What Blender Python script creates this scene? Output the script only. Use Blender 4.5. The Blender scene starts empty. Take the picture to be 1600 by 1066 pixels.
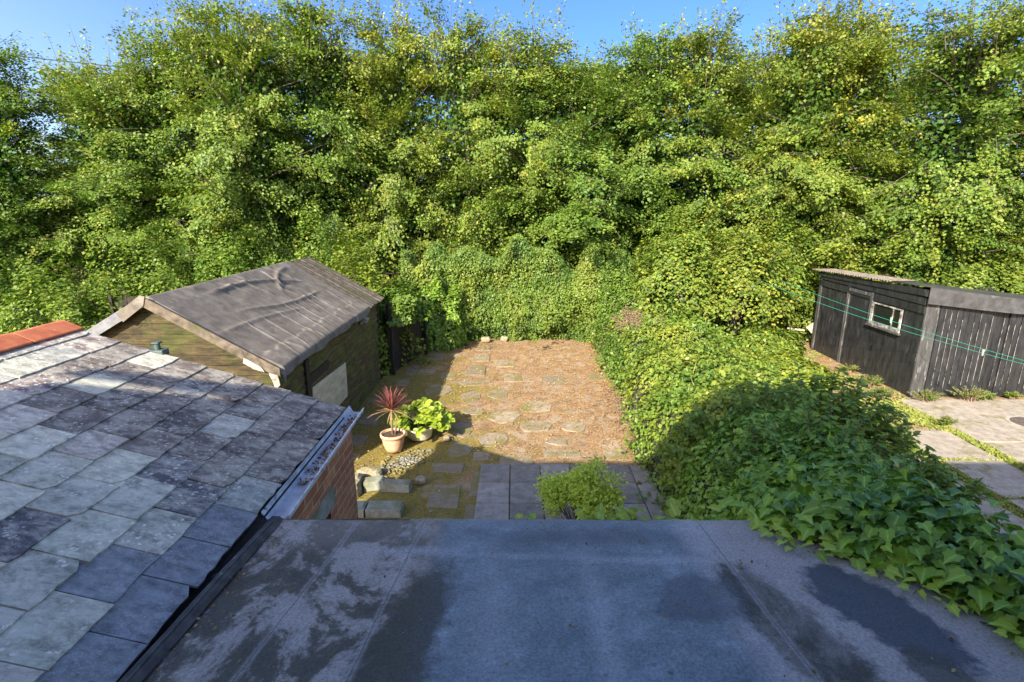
import bpy, math, random
import numpy as np
from mathutils import Vector, noise as mnoise
random.seed(7)
RNG = np.random.default_rng(11)
scene = bpy.context.scene
COL = scene.collection
R = math.radians

# ------------------------------------------------------------------ camera
cam_d = bpy.data.cameras.new('camera')
cam_d.sensor_width = 36.0
cam_d.lens = 18.68
cam_d.clip_start = 0.05
cam_d.clip_end = 500
cam = bpy.data.objects.new('camera', cam_d)
COL.objects.link(cam)
cam.location = (0, 0, 4.3)
cam.rotation_euler = (R(90 - 14.5), 0, R(0.35))
scene.camera = cam

# ------------------------------------------------------------------ sky and sun
SHADOW = Vector((0.72, 1.5, -1.0)).normalized()      # the way the light travels
SUN_EL = math.asin(-SHADOW.z)
world = bpy.data.worlds.new('World')
scene.world = world
world.use_nodes = True
wn = world.node_tree
bg = wn.nodes['Background']
sky = wn.nodes.new('ShaderNodeTexSky')
sky.sky_type = 'NISHITA'
sky.sun_disc = False
sky.sun_elevation = SUN_EL
sky.sun_rotation = math.atan2(-SHADOW.x, -SHADOW.y) % (2 * math.pi)
sky.air_density = 1.0
sky.ozone_density = 1.5
sky.dust_density = 1.6
tint = wn.nodes.new('ShaderNodeMix'); tint.data_type = 'RGBA'; tint.blend_type = 'MULTIPLY'
tint.inputs[0].default_value = 1.0; # added mask darkens the sky ahead, leaving it bright elsewhere to fill the shade
geo = wn.nodes.new('ShaderNodeTexCoord'); dot = wn.nodes.new('ShaderNodeVectorMath'); dot.operation = 'DOT_PRODUCT'
dot.inputs[1].default_value = (0.17, 0.93, 0.28)
wn.links.new(geo.outputs['Generated'], dot.inputs[0])
deep = wn.nodes.new('ShaderNodeMapRange'); deep.interpolation_type = 'SMOOTHSTEP'
deep.inputs['From Min'].default_value = 0.15; deep.inputs['From Max'].default_value = 1.0
wn.links.new(dot.outputs['Value'], deep.inputs['Value'])
band = wn.nodes.new('ShaderNodeMix'); band.data_type = 'RGBA'
band.inputs[6].default_value = (0.90, 0.84, 0.88, 1); band.inputs[7].default_value = (0.25, 0.39, 0.66, 1)
wn.links.new(deep.outputs[0], band.inputs[0]); wn.links.new(band.outputs[2], tint.inputs[7])
wn.links.new(sky.outputs[0], tint.inputs[6])
wn.links.new(tint.outputs[2], bg.inputs['Color'])
bg.inputs['Strength'].default_value = 0.15
sun_d = bpy.data.lights.new('sun', 'SUN')
sun_d.energy = 4.4
sun_d.angle = R(0.55)
sun_d.color = (1.0, 0.89, 0.70)
sun = bpy.data.objects.new('sun', sun_d)
COL.objects.link(sun)
sun.location = (-10, -20, 14)
sun.rotation_euler = SHADOW.to_track_quat('-Z', 'Y').to_euler()

scene.view_settings.view_transform = 'Standard'
scene.view_settings.look = 'None'
scene.view_settings.gamma = 1.0
scene.view_settings.exposure = 1.5
scene.render.engine = 'CYCLES'

# ------------------------------------------------------------------ materials
def mat(name, rough=0.8, base=(0.5, 0.5, 0.5)):
    m = bpy.data.materials.new(name)
    m.use_nodes = True
    b = m.node_tree.nodes['Principled BSDF']
    b.inputs['Roughness'].default_value = rough
    b.inputs['Base Color'].default_value = (*base, 1)
    return m

class NT:
    """small node tree writer"""
    def __init__(s, m):
        s.m = m; s.t = m.node_tree; s.n = s.t.nodes; s.l = s.t.links
        s.b = s.n['Principled BSDF']
    def obj(s):
        return s.n.new('ShaderNodeTexCoord').outputs['Object']
    def mapv(s, v, scale=(1, 1, 1), rot=(0, 0, 0), loc=(0, 0, 0)):
        x = s.n.new('ShaderNodeMapping')
        x.inputs['Scale'].default_value = scale
        x.inputs['Rotation'].default_value = rot
        x.inputs['Location'].default_value = loc
        s.l.new(v, x.inputs['Vector']); return x.outputs[0]
    def noise(s, v, scale, detail=6, rough=0.6, dist=0.0):
        x = s.n.new('ShaderNodeTexNoise')
        x.inputs['Scale'].default_value = scale
        x.inputs['Detail'].default_value = detail
        x.inputs['Roughness'].default_value = rough
        x.inputs['Distortion'].default_value = dist
        s.l.new(v, x.inputs['Vector']); return x.outputs[0]
    def vor(s, v, scale, feature='F1'):
        x = s.n.new('ShaderNodeTexVoronoi')
        x.feature = feature
        x.inputs['Scale'].default_value = scale
        s.l.new(v, x.inputs['Vector']); return x.outputs
    def ramp(s, f, stops, interp='LINEAR'):
        x = s.n.new('ShaderNodeValToRGB')
        e = x.color_ramp.elements
        x.color_ramp.interpolation = interp
        while len(e) < len(stops): e.new(0.5)
        for q, (p, c) in zip(e, stops):
            q.position = p
            q.color = (*c, 1) if not isinstance(c, (int, float)) else (c, c, c, 1)
        s.l.new(f, x.inputs[0]); return x.outputs[0]
    def mix(s, a, b, f, mode='MIX'):
        x = s.n.new('ShaderNodeMix'); x.data_type = 'RGBA'; x.blend_type = mode
        for sock, v in ((x.inputs[6], a), (x.inputs[7], b), (x.inputs[0], f)):
            if isinstance(v, tuple): sock.default_value = (*v, 1)
            elif isinstance(v, (int, float)): sock.default_value = v
            else: s.l.new(v, sock)
        return x.outputs[2]
    def math(s, op, a, b=0.0, clamp=False):
        x = s.n.new('ShaderNodeMath'); x.operation = op; x.use_clamp = clamp
        for sock, v in ((x.inputs[0], a), (x.inputs[1], b)):
            if isinstance(v, (int, float)): sock.default_value = v
            else: s.l.new(v, sock)
        return x.outputs[0]
    def sep(s, v):
        x = s.n.new('ShaderNodeSeparateXYZ'); s.l.new(v, x.inputs[0]); return x.outputs
    def comb(s, x_, y_, z_):
        x = s.n.new('ShaderNodeCombineXYZ')
        for i, v in enumerate((x_, y_, z_)):
            if isinstance(v, (int, float)): x.inputs[i].default_value = v
            else: s.l.new(v, x.inputs[i])
        return x.outputs[0]
    def attr(s, name):
        x = s.n.new('ShaderNodeAttribute'); x.attribute_name = name; return x
    def color(s, c): s.l.new(c, s.b.inputs['Base Color'])
    def roughness(s, c): s.l.new(c, s.b.inputs['Roughness'])
    def bump(s, h, strength=0.4, dist=0.01):
        x = s.n.new('ShaderNodeBump')
        x.inputs['Strength'].default_value = strength
        x.inputs['Distance'].default_value = dist
        s.l.new(h, x.inputs['Height'])
        s.l.new(x.outputs[0], s.b.inputs['Normal'])

def noisy(name, c1, c2, scale=8, rough=0.8, bump=0.3, bd=0.01, stretch=(1, 1, 1), c3=None, lo=0.35, hi=0.65, s3=2.0, t3=(0.55, 0.65)):
    m = mat(name, rough); t = NT(m)
    o = t.obj(); v = t.mapv(o, stretch)
    n = t.noise(v, scale, 8, 0.65)
    c = t.ramp(n, [(lo, c1), (hi, c2)])
    if c3:
        k = t.noise(t.mapv(o, stretch, loc=(3, 7, 1)), s3, 5, 0.7)
        c = t.mix(c, c3, t.ramp(k, [(t3[0], 0.0), (t3[1], 1.0)]))
    t.color(c)
    if bump: t.bump(n, bump, bd)
    return m

def leaf_mat(name, dark, light, yellow, trans=0.3, rough=0.5, veins=False):
    """leafcol.r = shade of green of the leaf, leafcol.g = how far it has turned yellow"""
    m = mat(name, rough); t = NT(m)
    a = t.attr('leafcol')
    sp = t.n.new('ShaderNodeSeparateColor'); t.l.new(a.outputs['Color'], sp.inputs[0])
    c = t.mix(t.mix(dark, light, sp.outputs[0]), yellow, sp.outputs[1])
    if veins:
        vn = t.math('POWER', sp.outputs[2], 6.0)
        c = t.mix(c, tuple(min(1, q * 1.9 + .06) for q in light), t.math('MULTIPLY', vn, 0.55))
    oi = t.n.new('ShaderNodeObjectInfo')     # no two plants quite the same green
    c = t.mix(c, t.ramp(oi.outputs['Random'], [(0, (.80, .92, .85)), (.5, (1, 1, 1)), (1, (1.14, 1.02, .85))]), 1.0, 'MULTIPLY')
    t.color(c)
    t.b.inputs['Specular IOR Level'].default_value = 0.35
    tr = t.n.new('ShaderNodeBsdfTranslucent')
    tc = t.mix(c, (1.3, 1.5, 0.5), 1.0, 'MULTIPLY')
    t.l.new(tc, tr.inputs['Color'])
    mx = t.n.new('ShaderNodeMixShader'); mx.inputs[0].default_value = trans
    t.l.new(t.b.outputs[0], mx.inputs[1]); t.l.new(tr.outputs[0], mx.inputs[2])
    t.l.new(mx.outputs[0], t.n['Material Output'].inputs[0])
    return m

M = {}
M['tree_leaf'] = leaf_mat('tree_leaf', (0.038, 0.10, 0.018), (0.235, 0.33, 0.048), (0.42, 0.34, 0.05), 0.3)
M['ivy_leaf'] = leaf_mat('ivy_leaf', (0.065, 0.155, 0.03), (0.29, 0.41, 0.055), (0.36, 0.46, 0.05), 0.22, 0.33, True)
M['ivy_lit'] = leaf_mat('ivy_small_leaf', (0.06, 0.13, 0.022), (0.19, 0.27, 0.04), (0.42, 0.40, 0.06), 0.25, 0.45)
M['shrub_leaf'] = leaf_mat('shrub_leaf', (0.065, 0.145, 0.028), (0.22, 0.35, 0.05), (0.45, 0.38, 0.05), 0.22, 0.42)
M['lime_leaf'] = leaf_mat('lime_leaf', (0.16, 0.27, 0.03), (0.34, 0.42, 0.05), (0.55, 0.5, 0.08), 0.3, 0.35)
M['pale_leaf'] = leaf_mat('chartreuse_leaf', (0.36, 0.48, 0.06), (0.62, 0.70, 0.12), (0.75, 0.66, 0.14), 0.35, 0.45)
M['red_leaf'] = leaf_mat('cordyline_leaf', (0.16, 0.035, 0.05), (0.36, 0.12, 0.11), (0.50, 0.36, 0.16), 0.15, 0.45)
M['dead_leaf'] = leaf_mat('dead_leaf', (0.12, 0.055, 0.02), (0.42, 0.24, 0.08), (0.62, 0.48, 0.24), 0.1, 0.9)
M['grass'] = leaf_mat('grass_blade', (0.07, 0.13, 0.02), (0.22, 0.29, 0.05), (0.45, 0.40, 0.13), 0.25, 0.6)
M['bark'] = noisy('bark', (0.05, 0.04, 0.03), (0.15, 0.125, 0.10), 14, 0.9, 0.6, 0.02, (1, 1, 0.25))
M['twig'] = noisy('dry_twig', (0.10, 0.06, 0.04), (0.32, 0.22, 0.15), 20, 0.9, 0.2)
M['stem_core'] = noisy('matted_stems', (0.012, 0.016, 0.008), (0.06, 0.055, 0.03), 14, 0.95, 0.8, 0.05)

def ground_mat():
    m = mat('garden_earth', 0.95); t = NT(m); o = t.obj()
    n = t.noise(o, 3.0, 10, 0.7)
    c = t.ramp(n, [(0.30, (0.12, 0.07, 0.04)), (0.48, (0.25, 0.145, 0.065)), (0.62, (0.36, 0.225, 0.105)), (0.75, (0.32, 0.25, 0.16))])
    sp = t.vor(t.mapv(o, loc=(3, 1, 0)), 34.0)
    c = t.mix(c, t.ramp(sp[1], [(0.2, (0.09, 0.055, 0.035)), (0.8, (0.50, 0.33, 0.17))]), 0.35)
    ve = t.vor(t.mapv(o, (1.0, .85, 1), loc=(.3, .8, 0)), 1.75, 'DISTANCE_TO_EDGE')[0]
    cell = t.vor(t.mapv(o, (1.0, .85, 1), loc=(.3, .8, 0)), 1.75)[1]
    worn = t.ramp(t.noise(o, 2.6, 8, .75), [(.47, 0.0), (.57, .85)])
    c = t.mix(c, t.mix((.36, .29, .205), t.ramp(cell, [(0, .75), (1, 1.1)]), 1.0, 'MULTIPLY'), t.math('MULTIPLY', t.ramp(ve, [(.05, 0.0), (.09, 1.0)]), worn))
    x, y, z = t.sep(o)
    moss = t.noise(t.mapv(o, loc=(9, 2, 0)), 0.9, 7, 0.7)
    # moss favours the left and near end of the yard
    left = t.math('MULTIPLY', t.math('SUBTRACT', 0.9, x), 0.085)
    near = t.math('MULTIPLY', t.math('SUBTRACT', 11.5, y), 0.022)
    k = t.math('ADD', moss, t.math('ADD', left, near))
    mc = t.ramp(t.noise(o, 22, 6, 0.7), [(0.3, (0.07, 0.075, 0.012)), (0.6, (0.24, 0.19, 0.025)), (0.75, (0.33, 0.25, 0.05))])
    c = t.mix(c, mc, t.ramp(k, [(0.60, 0.0), (0.74, 0.85)]))
    t.color(c)
    t.bump(t.noise(o, 30, 8, 0.7), 0.8, 0.03)
    return m
M['earth'] = ground_mat()

def slab_mat(name, a, b, mossy=0.6):
    m = mat(name, 0.85); t = NT(m); o = t.obj()
    n = t.noise(o, 7, 10, 0.7)
    c = t.ramp(n, [(0.32, a), (0.68, b)])
    at = t.attr('tint')
    c = t.mix(c, at.outputs['Color'], 1.0, 'MULTIPLY')
    s = t.noise(t.mapv(o, loc=(4, 4, 0)), 60, 3, 0.5)
    c = t.mix(c, (0.5, 0.42, 0.28), t.ramp(s, [(0.64, 0.0), (0.70, 0.7)]))
    k = t.noise(t.mapv(o, loc=(1, 8, 3)), 2.2, 8, 0.75)
    c = t.mix(c, (0.17, 0.15, 0.04), t.ramp(k, [(mossy - 0.06, 0.0), (mossy + 0.06, 0.9)]))
    t.color(c); t.bump(n, 0.4, 0.012)
    return m
M['slab'] = slab_mat('paving_slab', (0.20, 0.17, 0.125), (0.37, 0.31, 0.235), 0.53)
M['grey_tile'] = slab_mat('grey_paving', (0.17, 0.155, 0.14), (0.34, 0.32, 0.29), 0.68)
M['concrete'] = slab_mat('yard_concrete', (0.24, 0.21, 0.175), (0.48, 0.43, 0.36), 0.60)
M['block'] = slab_mat('stone_block', (0.15, 0.155, 0.13), (0.36, 0.36, 0.31), 0.52)

def slate_mat():
    m = mat('roof_slate', 0.62); t = NT(m); o = t.obj()
    at = t.attr('tint')
    n = t.noise(t.mapv(o, (1.6, 2.4, 1.6)), 8, 10, 0.78, 0.3)
    c = t.mix(at.outputs['Color'], t.ramp(n, [(0.33, 0.3), (0.52, 0.95), (0.68, 1.55)]), 1.0, 'MULTIPLY')
    # chalky bloom in streaks down each slate
    bl = t.noise(t.mapv(o, (1.4, 2.2, 1.4), loc=(5, 0, 2)), 4.0, 10, 0.8, 0.3)
    f = t.ramp(bl, [(0.45, 0.0), (0.58, 0.8)])
    f = t.math('MULTIPLY', f, at.outputs['Alpha'])
    c = t.mix(c, (0.68, 0.66, 0.56), f)
    # lichen dots
    v = t.vor(t.mix(o, t.noise(o, 14, 4, .6), .10), 30)
    w = t.noise(o, 3.3, 4, 0.6)
    dot = t.ramp(v[0], [(0.20, 1.0), (0.30, 0.0)])
    dot = t.math('MULTIPLY', dot, t.ramp(w, [(0.44, 0.0), (0.52, 1.0)]))
    dot = t.math('MULTIPLY', dot, at.outputs['Alpha'])
    c = t.mix(c, (0.75, 0.74, 0.66), dot)
    v2 = t.vor(t.mapv(o, loc=(7, 3, 1)), 90)
    d2 = t.math('MULTIPLY', t.ramp(v2[0], [(0.14, 1.0), (0.24, 0.0)]), t.ramp(w, [(0.4, 0.2), (0.6, 0.9)]))
    c = t.mix(c, (0.5, 0.5, 0.47), d2)
    # rusty stain
    c = t.mix(c, (0.22, 0.14, 0.08), t.ramp(t.noise(t.mapv(o, (1, 3, 1), loc=(2, 9, 0)), 2.1, 8, 0.8), [(0.62, 0.0), (0.74, 0.45)]))
    t.color(c)
    t.bump(t.noise(t.mapv(o, (1, 2.5, 1)), 26, 10, 0.75), 0.6, 0.008)
    t.roughness(t.ramp(n, [(0.3, 0.45), (0.7, 0.8)]))
    return m
M['slate'] = slate_mat()

def felt_flat_mat():
    """weathered felt: pale bloom, algae and standing-water stains at fixed spots, plus a painted blue glass reflection"""
    m = mat('flat_roof_felt', 0.6); t = NT(m); o = t.obj()
    x, y, z = t.sep(o)
    fine = t.noise(o, 90, 4, 0.7)
    med = t.noise(t.mapv(o, loc=(2, 5, 0)), 5.0, 10, 0.75)
    w = t.noise(o, 2.3, 9, 0.72, 0.3)
    edge = t.noise(t.mapv(o, loc=(7, 1, 0)), 9.0, 8, 0.75)
    base = t.ramp(t.math('ADD', t.math('MULTIPLY', w, 0.5), t.math('MULTIPLY', med, 0.5)), [(0.38, (0.15, 0.145, 0.14)), (0.51, (0.235, 0.225, 0.22)), (0.63, (0.36, 0.345, 0.335))])
    jit = t.math('ADD', t.math('MULTIPLY', t.math('SUBTRACT', w, 0.5), 0.8), t.math('MULTIPLY', t.math('SUBTRACT', edge, 0.5), 0.8))
    jit_ = jit
    def blob(cx, cy, rx, ry, ang=0.0, soft=0.2, j=1.0):
        v = t.mapv(t.comb(t.math('SUBTRACT', x, cx), t.math('SUBTRACT', y, cy), 0.0), rot=(0, 0, -ang))
        a, b, _ = t.sep(v)
        d = t.math('SQRT', t.math('ADD', t.math('POWER', t.math('ABSOLUTE', t.math('DIVIDE', a, rx)), 2.0), t.math('POWER', t.math('ABSOLUTE', t.math('DIVIDE', b, ry)), 2.0)))
        d = t.math('MULTIPLY', t.math('ADD', d, t.math('MULTIPLY', jit, j)), 0.5)
        return t.ramp(d, [(max(0, 0.5 - soft), 1.0), (min(1.0, 0.5 + soft * .4), 0.0)])
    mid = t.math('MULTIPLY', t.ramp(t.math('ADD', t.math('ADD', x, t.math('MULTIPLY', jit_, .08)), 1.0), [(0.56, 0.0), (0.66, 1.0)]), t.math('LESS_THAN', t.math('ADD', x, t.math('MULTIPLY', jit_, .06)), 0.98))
    base = t.mix(t.mix(base, (0.92, 0.84, 0.72), 1.0, 'MULTIPLY'), t.mix(base, (0.80, 0.98, 1.12), 1.0, 'MULTIPLY'), mid)  # blue tint across the middle paints a window-glass reflection into the felt
    c = base
    algae = (0.062, 0.054, 0.038)
    pale = (0.40, 0.365, 0.355)
    k = t.noise(t.mapv(o, (1.0, 0.75, 1), rot=(0, 0, 0.4), loc=(2.3, 0.4, 0)), 2.6, 12, 0.74, 0.35)
    xs = t.math('ADD', x, t.math('MULTIPLY', jit, 0.10))
    leftm = t.ramp(t.math('ADD', xs, 0.8), [(0.28, 1.0), (0.44, 0.0)])
    rightm = t.ramp(t.math('SUBTRACT', xs, 0.5), [(0.32, 0.0), (0.44, 1.0)])
    far = t.ramp(t.math('SUBTRACT', t.math('ADD', y, t.math('MULTIPLY', jit, .2)), 2.0), [(0.25, 1.0), (0.45, 0.25)])
    c = t.mix(c, algae, t.math('MULTIPLY', t.math('MULTIPLY', leftm, far), t.ramp(k, [(0.40, 0.95), (0.49, 0.75), (0.525, 0.0)])))
    c = t.mix(c, pale, t.math('MULTIPLY', leftm, t.ramp(k, [(0.50, 0.0), (0.56, 0.7)])))
    c = t.mix(c, algae, t.math('MULTIPLY', blob(-0.42, 1.62, 0.14, 0.64, -.12, .15, 1.8), 0.85))
    c = t.mix(c, pale, t.math('MULTIPLY', rightm, 0.65))
    c = t.mix(c, (0.055, 0.06, 0.07), t.math('MULTIPLY', blob(1.50, 1.86, 0.17, 0.36, 0.30, 0.08, 1.5), .92))
    c = t.mix(c, algae, t.math('MULTIPLY', blob(1.10, 1.75, 0.15, 0.52, 0.22, 0.12, 2.0), t.ramp(k, [(0.42, 1.0), (0.60, 0.3)])))
    c = t.mix(c, algae, t.math('MULTIPLY', blob(1.52, 1.48, 0.11, 0.18, 0.4, 0.1, 2.0), 0.8))
    c = t.mix(c, (0.08, 0.09, 0.11), t.math('MULTIPLY', blob(0.80, 1.95, 0.22, 0.18, 0, 0.12, 2.0), 0.6))
    c = t.mix(c, (0.075, 0.085, 0.10), t.math('MULTIPLY', blob(0.30, 2.42, 0.8, 0.08, 0, 0.4), 0.5))
    for (cx, cy, rx, ry, q) in ((-0.50, 2.29, 0.22, 0.04, .7), (0.06, 2.25, 0.3, 0.03, .35), (0.72, 2.22, 0.40, 0.035, .55), (0.35, 1.75, 0.06, 0.55, .5), (-0.10, 1.7, 0.10, 0.5, .35), (0.98, 2.45, 0.12, .2, .5)):
        c = t.mix(c, (0.38, 0.39, 0.42), t.math('MULTIPLY', blob(cx, cy, rx, ry, 0.0, 0.42, .7), q))
    # lap joints: a pale worn edge with a dark bead of bitumen
    for (a_, k_, wob) in ((-.52, .076, .02), (-.90, .10, .03), (1.02, -.05, .015)):
        d = t.math('ABSOLUTE', t.math('SUBTRACT', t.math('ADD', x, t.math('MULTIPLY', jit, wob)), t.math('ADD', a_, t.math('MULTIPLY', t.math('SUBTRACT', y, 2.27), k_))))
        c = t.mix(c, (.36, .34, .33), t.ramp(d, [(.004, .55), (.02, 0.0)]))
        c = t.mix(c, (.03, .028, .026), t.ramp(d, [(.0015, .8), (.004, 0.0)]))
    vx = t.vor(t.mapv(o, (15, 15, 1)), 1.0)
    dim = t.math('MULTIPLY', t.ramp(vx[0], [(0.08, 1.0), (0.24, 0.0)]), t.math('LESS_THAN', y, 1.95))
    dim = t.math('MULTIPLY', dim, t.math('MULTIPLY', t.math('GREATER_THAN', x, 0.1), t.math('LESS_THAN', x, 1.0)))
    c = t.mix(c, (0.04, 0.05, 0.065), t.math('MULTIPLY', dim, t.ramp(med, [(0.45, 0.0), (0.55, 0.6)])))
    c = t.mix(c, t.ramp(fine, [(0.3, 0.6), (0.7, 1.35)]), 1.0, 'MULTIPLY')
    sp = t.vor(o, 30)
    c = t.mix(c, (0.6, 0.6, 0.6), t.ramp(sp[0], [(0.03, 0.8), (0.05, 0.0)]))
    t.color(c)
    t.roughness(t.ramp(w, [(0.3, 0.42), (0.7, 0.75)]))
    t.bump(t.math('ADD', fine, t.math('MULTIPLY', edge, 1.0)), 0.35, 0.005)
    return m
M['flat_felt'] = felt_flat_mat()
M['upstand'] = noisy('upstand_felt', (0.02, 0.018, 0.018), (0.09, 0.075, 0.07), 10, 0.6, 0.5, 0.01, c3=(0.22, 0.25, 0.29), s3=5, t3=(0.6, 0.66))
M['lead'] = noisy('lead_sheet', (0.30, 0.34, 0.40), (0.62, 0.66, 0.74), 7, 0.55, 0.3, 0.01, c3=(0.04, 0.045, 0.04), s3=4, t3=(0.56, 0.64))
M['gutter_white'] = noisy('gutter_paint', (0.5, 0.5, 0.48), (0.75, 0.75, 0.73), 20, 0.5, 0.1, c3=(0.12, 0.11, 0.08), s3=9, t3=(0.58, 0.66))
M['ridge_clay'] = noisy('ridge_clay', (0.34, 0.085, 0.035), (0.48, 0.16, 0.07), 9, 0.75, 0.4, 0.006, c3=(0.48, 0.38, 0.30), s3=14, t3=(0.64, 0.70))
M['shed_felt'] = noisy('shed_felt', (0.10, 0.088, 0.075), (0.19, 0.168, 0.145), 5, 0.85, 0.35, 0.006, c3=(0.28, 0.255, 0.23), s3=2.2, t3=(0.54, 0.74))
M['shed_wood'] = noisy('weathered_board', (0.03, 0.024, 0.010), (0.20, 0.16, 0.08), 5, 0.85, 0.6, 0.01, (1, 0.5, 9), c3=(0.13, 0.15, 0.02), s3=1.8, t3=(0.50, 0.62))
M['gable_wood'] = noisy('gable_board', (0.016, 0.013, 0.006), (0.115, 0.088, 0.04), 6, 0.85, 0.6, 0.01, (0.7, 1, 3.5), c3=(0.24, 0.20, 0.12), s3=3.4, t3=(0.58, 0.72))
def rotten_wood(name, streak, gain=1.0):
    m = mat(name, 0.9); t = NT(m); o = t.obj()
    gr = t.noise(t.mapv(o, streak), 4, 10, .75, .3)
    big = t.noise(t.mapv(o, (1, 1, 1.4), loc=(2, 5, 1)), 1.9, 8, .75)
    c = t.ramp(gr, [(.34, (.010, .008, .004)), (.48, (.040, .029, .014)), (.60, (.082, .060, .030)), (.70, (.17, .13, .075))])
    c = t.mix(c, t.ramp(gr, [(.35, (.02, .026, .005)), (.65, (.075, .085, .018))]), t.ramp(big, [(.46, 0.0), (.58, .85)]))
    c = t.mix(c, (.22, .19, .13), t.ramp(t.noise(t.mapv(o, (1.5, 1.5, 3), loc=(8, 1, 2)), 5, 9, .8), [(.62, 0.0), (.67, .8)]))
    c = t.mix(c, (.012, .010, .007), t.ramp(t.noise(t.mapv(o, (.8, .8, 1), loc=(4, 4, 7)), 2.4, 8, .8), [(.55, 0.0), (.64, .8)]))
    c = t.mix(c, (gain, gain, gain * .9), 1.0, 'MULTIPLY')
    t.color(c); t.bump(gr, .7, .015)
    return m
M['gable_wood'] = rotten_wood('gable_board', (.8, 1, 4))
M['shed_wood'] = rotten_wood('weathered_board', (1, .6, 6), 1.7)
M['roof_board'] = noisy('roof_board', (0.05, 0.042, 0.03), (0.17, 0.14, 0.11), 8, 0.9, 0.5, 0.01, c3=(0.08, 0.085, 0.03), s3=2, t3=(0.58, 0.66))
M['dark_wood'] = noisy('shade_dark_wood', (0.011, 0.010, 0.008), (0.038, 0.031, 0.025), 9, 0.85, 0.5, 0.01, (3, 3, 0.3))  # dark timber, lowered further to paint shade onto the sunlit back fence
M['slate_board'] = noisy('bargeboard', (0.10, 0.11, 0.13), (0.20, 0.21, 0.24), 8, 0.6, 0.3)
M['pale_board'] = noisy('pale_ply', (0.40, 0.36, 0.27), (0.58, 0.53, 0.42), 3, 0.8, 0.2, 0.004, (1, 1, 3), c3=(0.28, 0.27, 0.18), s3=3, t3=(0.58, 0.7))
M['black_paint'] = noisy('black_paint', (0.010, 0.011, 0.013), (0.034, 0.036, 0.040), 5, 0.42, 0.3, 0.004, (2, 2, 0.5), c3=(0.09, 0.087, 0.083), s3=3.5, t3=(0.58, 0.75))
M['black_worn'] = noisy('worn_black_paint', (0.03, 0.03, 0.03), (0.09, 0.09, 0.09), 5, 0.6, 0.4, 0.004, (3, 3, 0.5), c3=(0.28, 0.27, 0.26), s3=5, t3=(0.56, 0.70))
M['black_felt'] = noisy('black_felt', (0.04, 0.04, 0.042), (0.09, 0.09, 0.092), 6, 0.45, 0.5, 0.01, (1, 1, 1), c3=(0.3, 0.3, 0.3), s3=2, t3=(0.6, 0.8))
M['white_worn'] = noisy('worn_white_paint', (0.20, 0.17, 0.13), (0.55, 0.50, 0.43), 14, 0.6, 0.3, 0.004, c3=(0.12, 0.10, 0.08), s3=12, t3=(0.58, 0.66))
M['window_paint'] = noisy('flaking_window_paint', (0.10, 0.09, 0.08), (0.50, 0.48, 0.45), 7, 0.7, 0.3, 0.004, lo=.42, hi=.62)
M['joint'] = noisy('bare_board_edge', (0.02, 0.02, 0.02), (0.30, 0.28, 0.26), 6, 0.7, 0.1, lo=.4, hi=.6)
M['metal_sheet'] = noisy('rust_sheet', (0.13, 0.10, 0.08), (0.32, 0.28, 0.24), 7, 0.7, 0.3)
M['terracotta'] = noisy('terracotta', (0.50, 0.27, 0.15), (0.66, 0.42, 0.27), 8, 0.85, 0.2, 0.004, c3=(0.62, 0.52, 0.42), s3=4, t3=(0.52, 0.64))
M['white_pot'] = noisy('white_pot', (0.6, 0.6, 0.56), (0.8, 0.8, 0.77), 8, 0.5, 0.1)
M['seed_spike'] = noisy('seed_spike', (0.22, 0.26, 0.08), (0.42, 0.42, 0.18), 30)
M['soil'] = noisy('pot_soil', (0.03, 0.02, 0.012), (0.10, 0.065, 0.04), 40, 0.95, 0.8, 0.01)
M['render'] = noisy('house_render', (0.55, 0.52, 0.46), (0.68, 0.65, 0.58), 5, 0.9, 0.2)
M['roof_tile'] = noisy('house_tile', (0.14, 0.10, 0.09), (0.24, 0.18, 0.15), 9, 0.85, 0.3)
M['line_green'] = mat('washing_line', 0.4, (0.02, 0.26, 0.17))
M['peg_green'] = mat('peg_plastic', 0.4, (0.35, 0.75, 0.35))
M['peg_white'] = mat('peg_white', 0.4, (0.72, 0.72, 0.68))
M['cable'] = mat('cable_black', 0.5, (0.02, 0.02, 0.02))
M['iron'] = noisy('cast_iron', (0.06, 0.05, 0.045), (0.16, 0.13, 0.11), 20, 0.7, 0.4)
M['lamp_grey'] = mat('lamp_casing', 0.35, (0.30, 0.31, 0.33))
M['dark_void'] = mat('dark_inside', 0.95, (0.015, 0.013, 0.012))
M['rubble'] = noisy('rubble', (0.16, 0.14, 0.07), (0.38, 0.34, 0.24), 16, 0.9, 0.4)
M['patina'] = noisy('patina_metal', (0.03, 0.05, 0.05), (0.09, 0.13, 0.125), 20, 0.6, 0.3)
g = mat('shed_glass', 0.15, (0.015, 0.018, 0.015)); g.node_tree.nodes['Principled BSDF'].inputs['Specular IOR Level'].default_value = 0.5; M['glass'] = g

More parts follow.
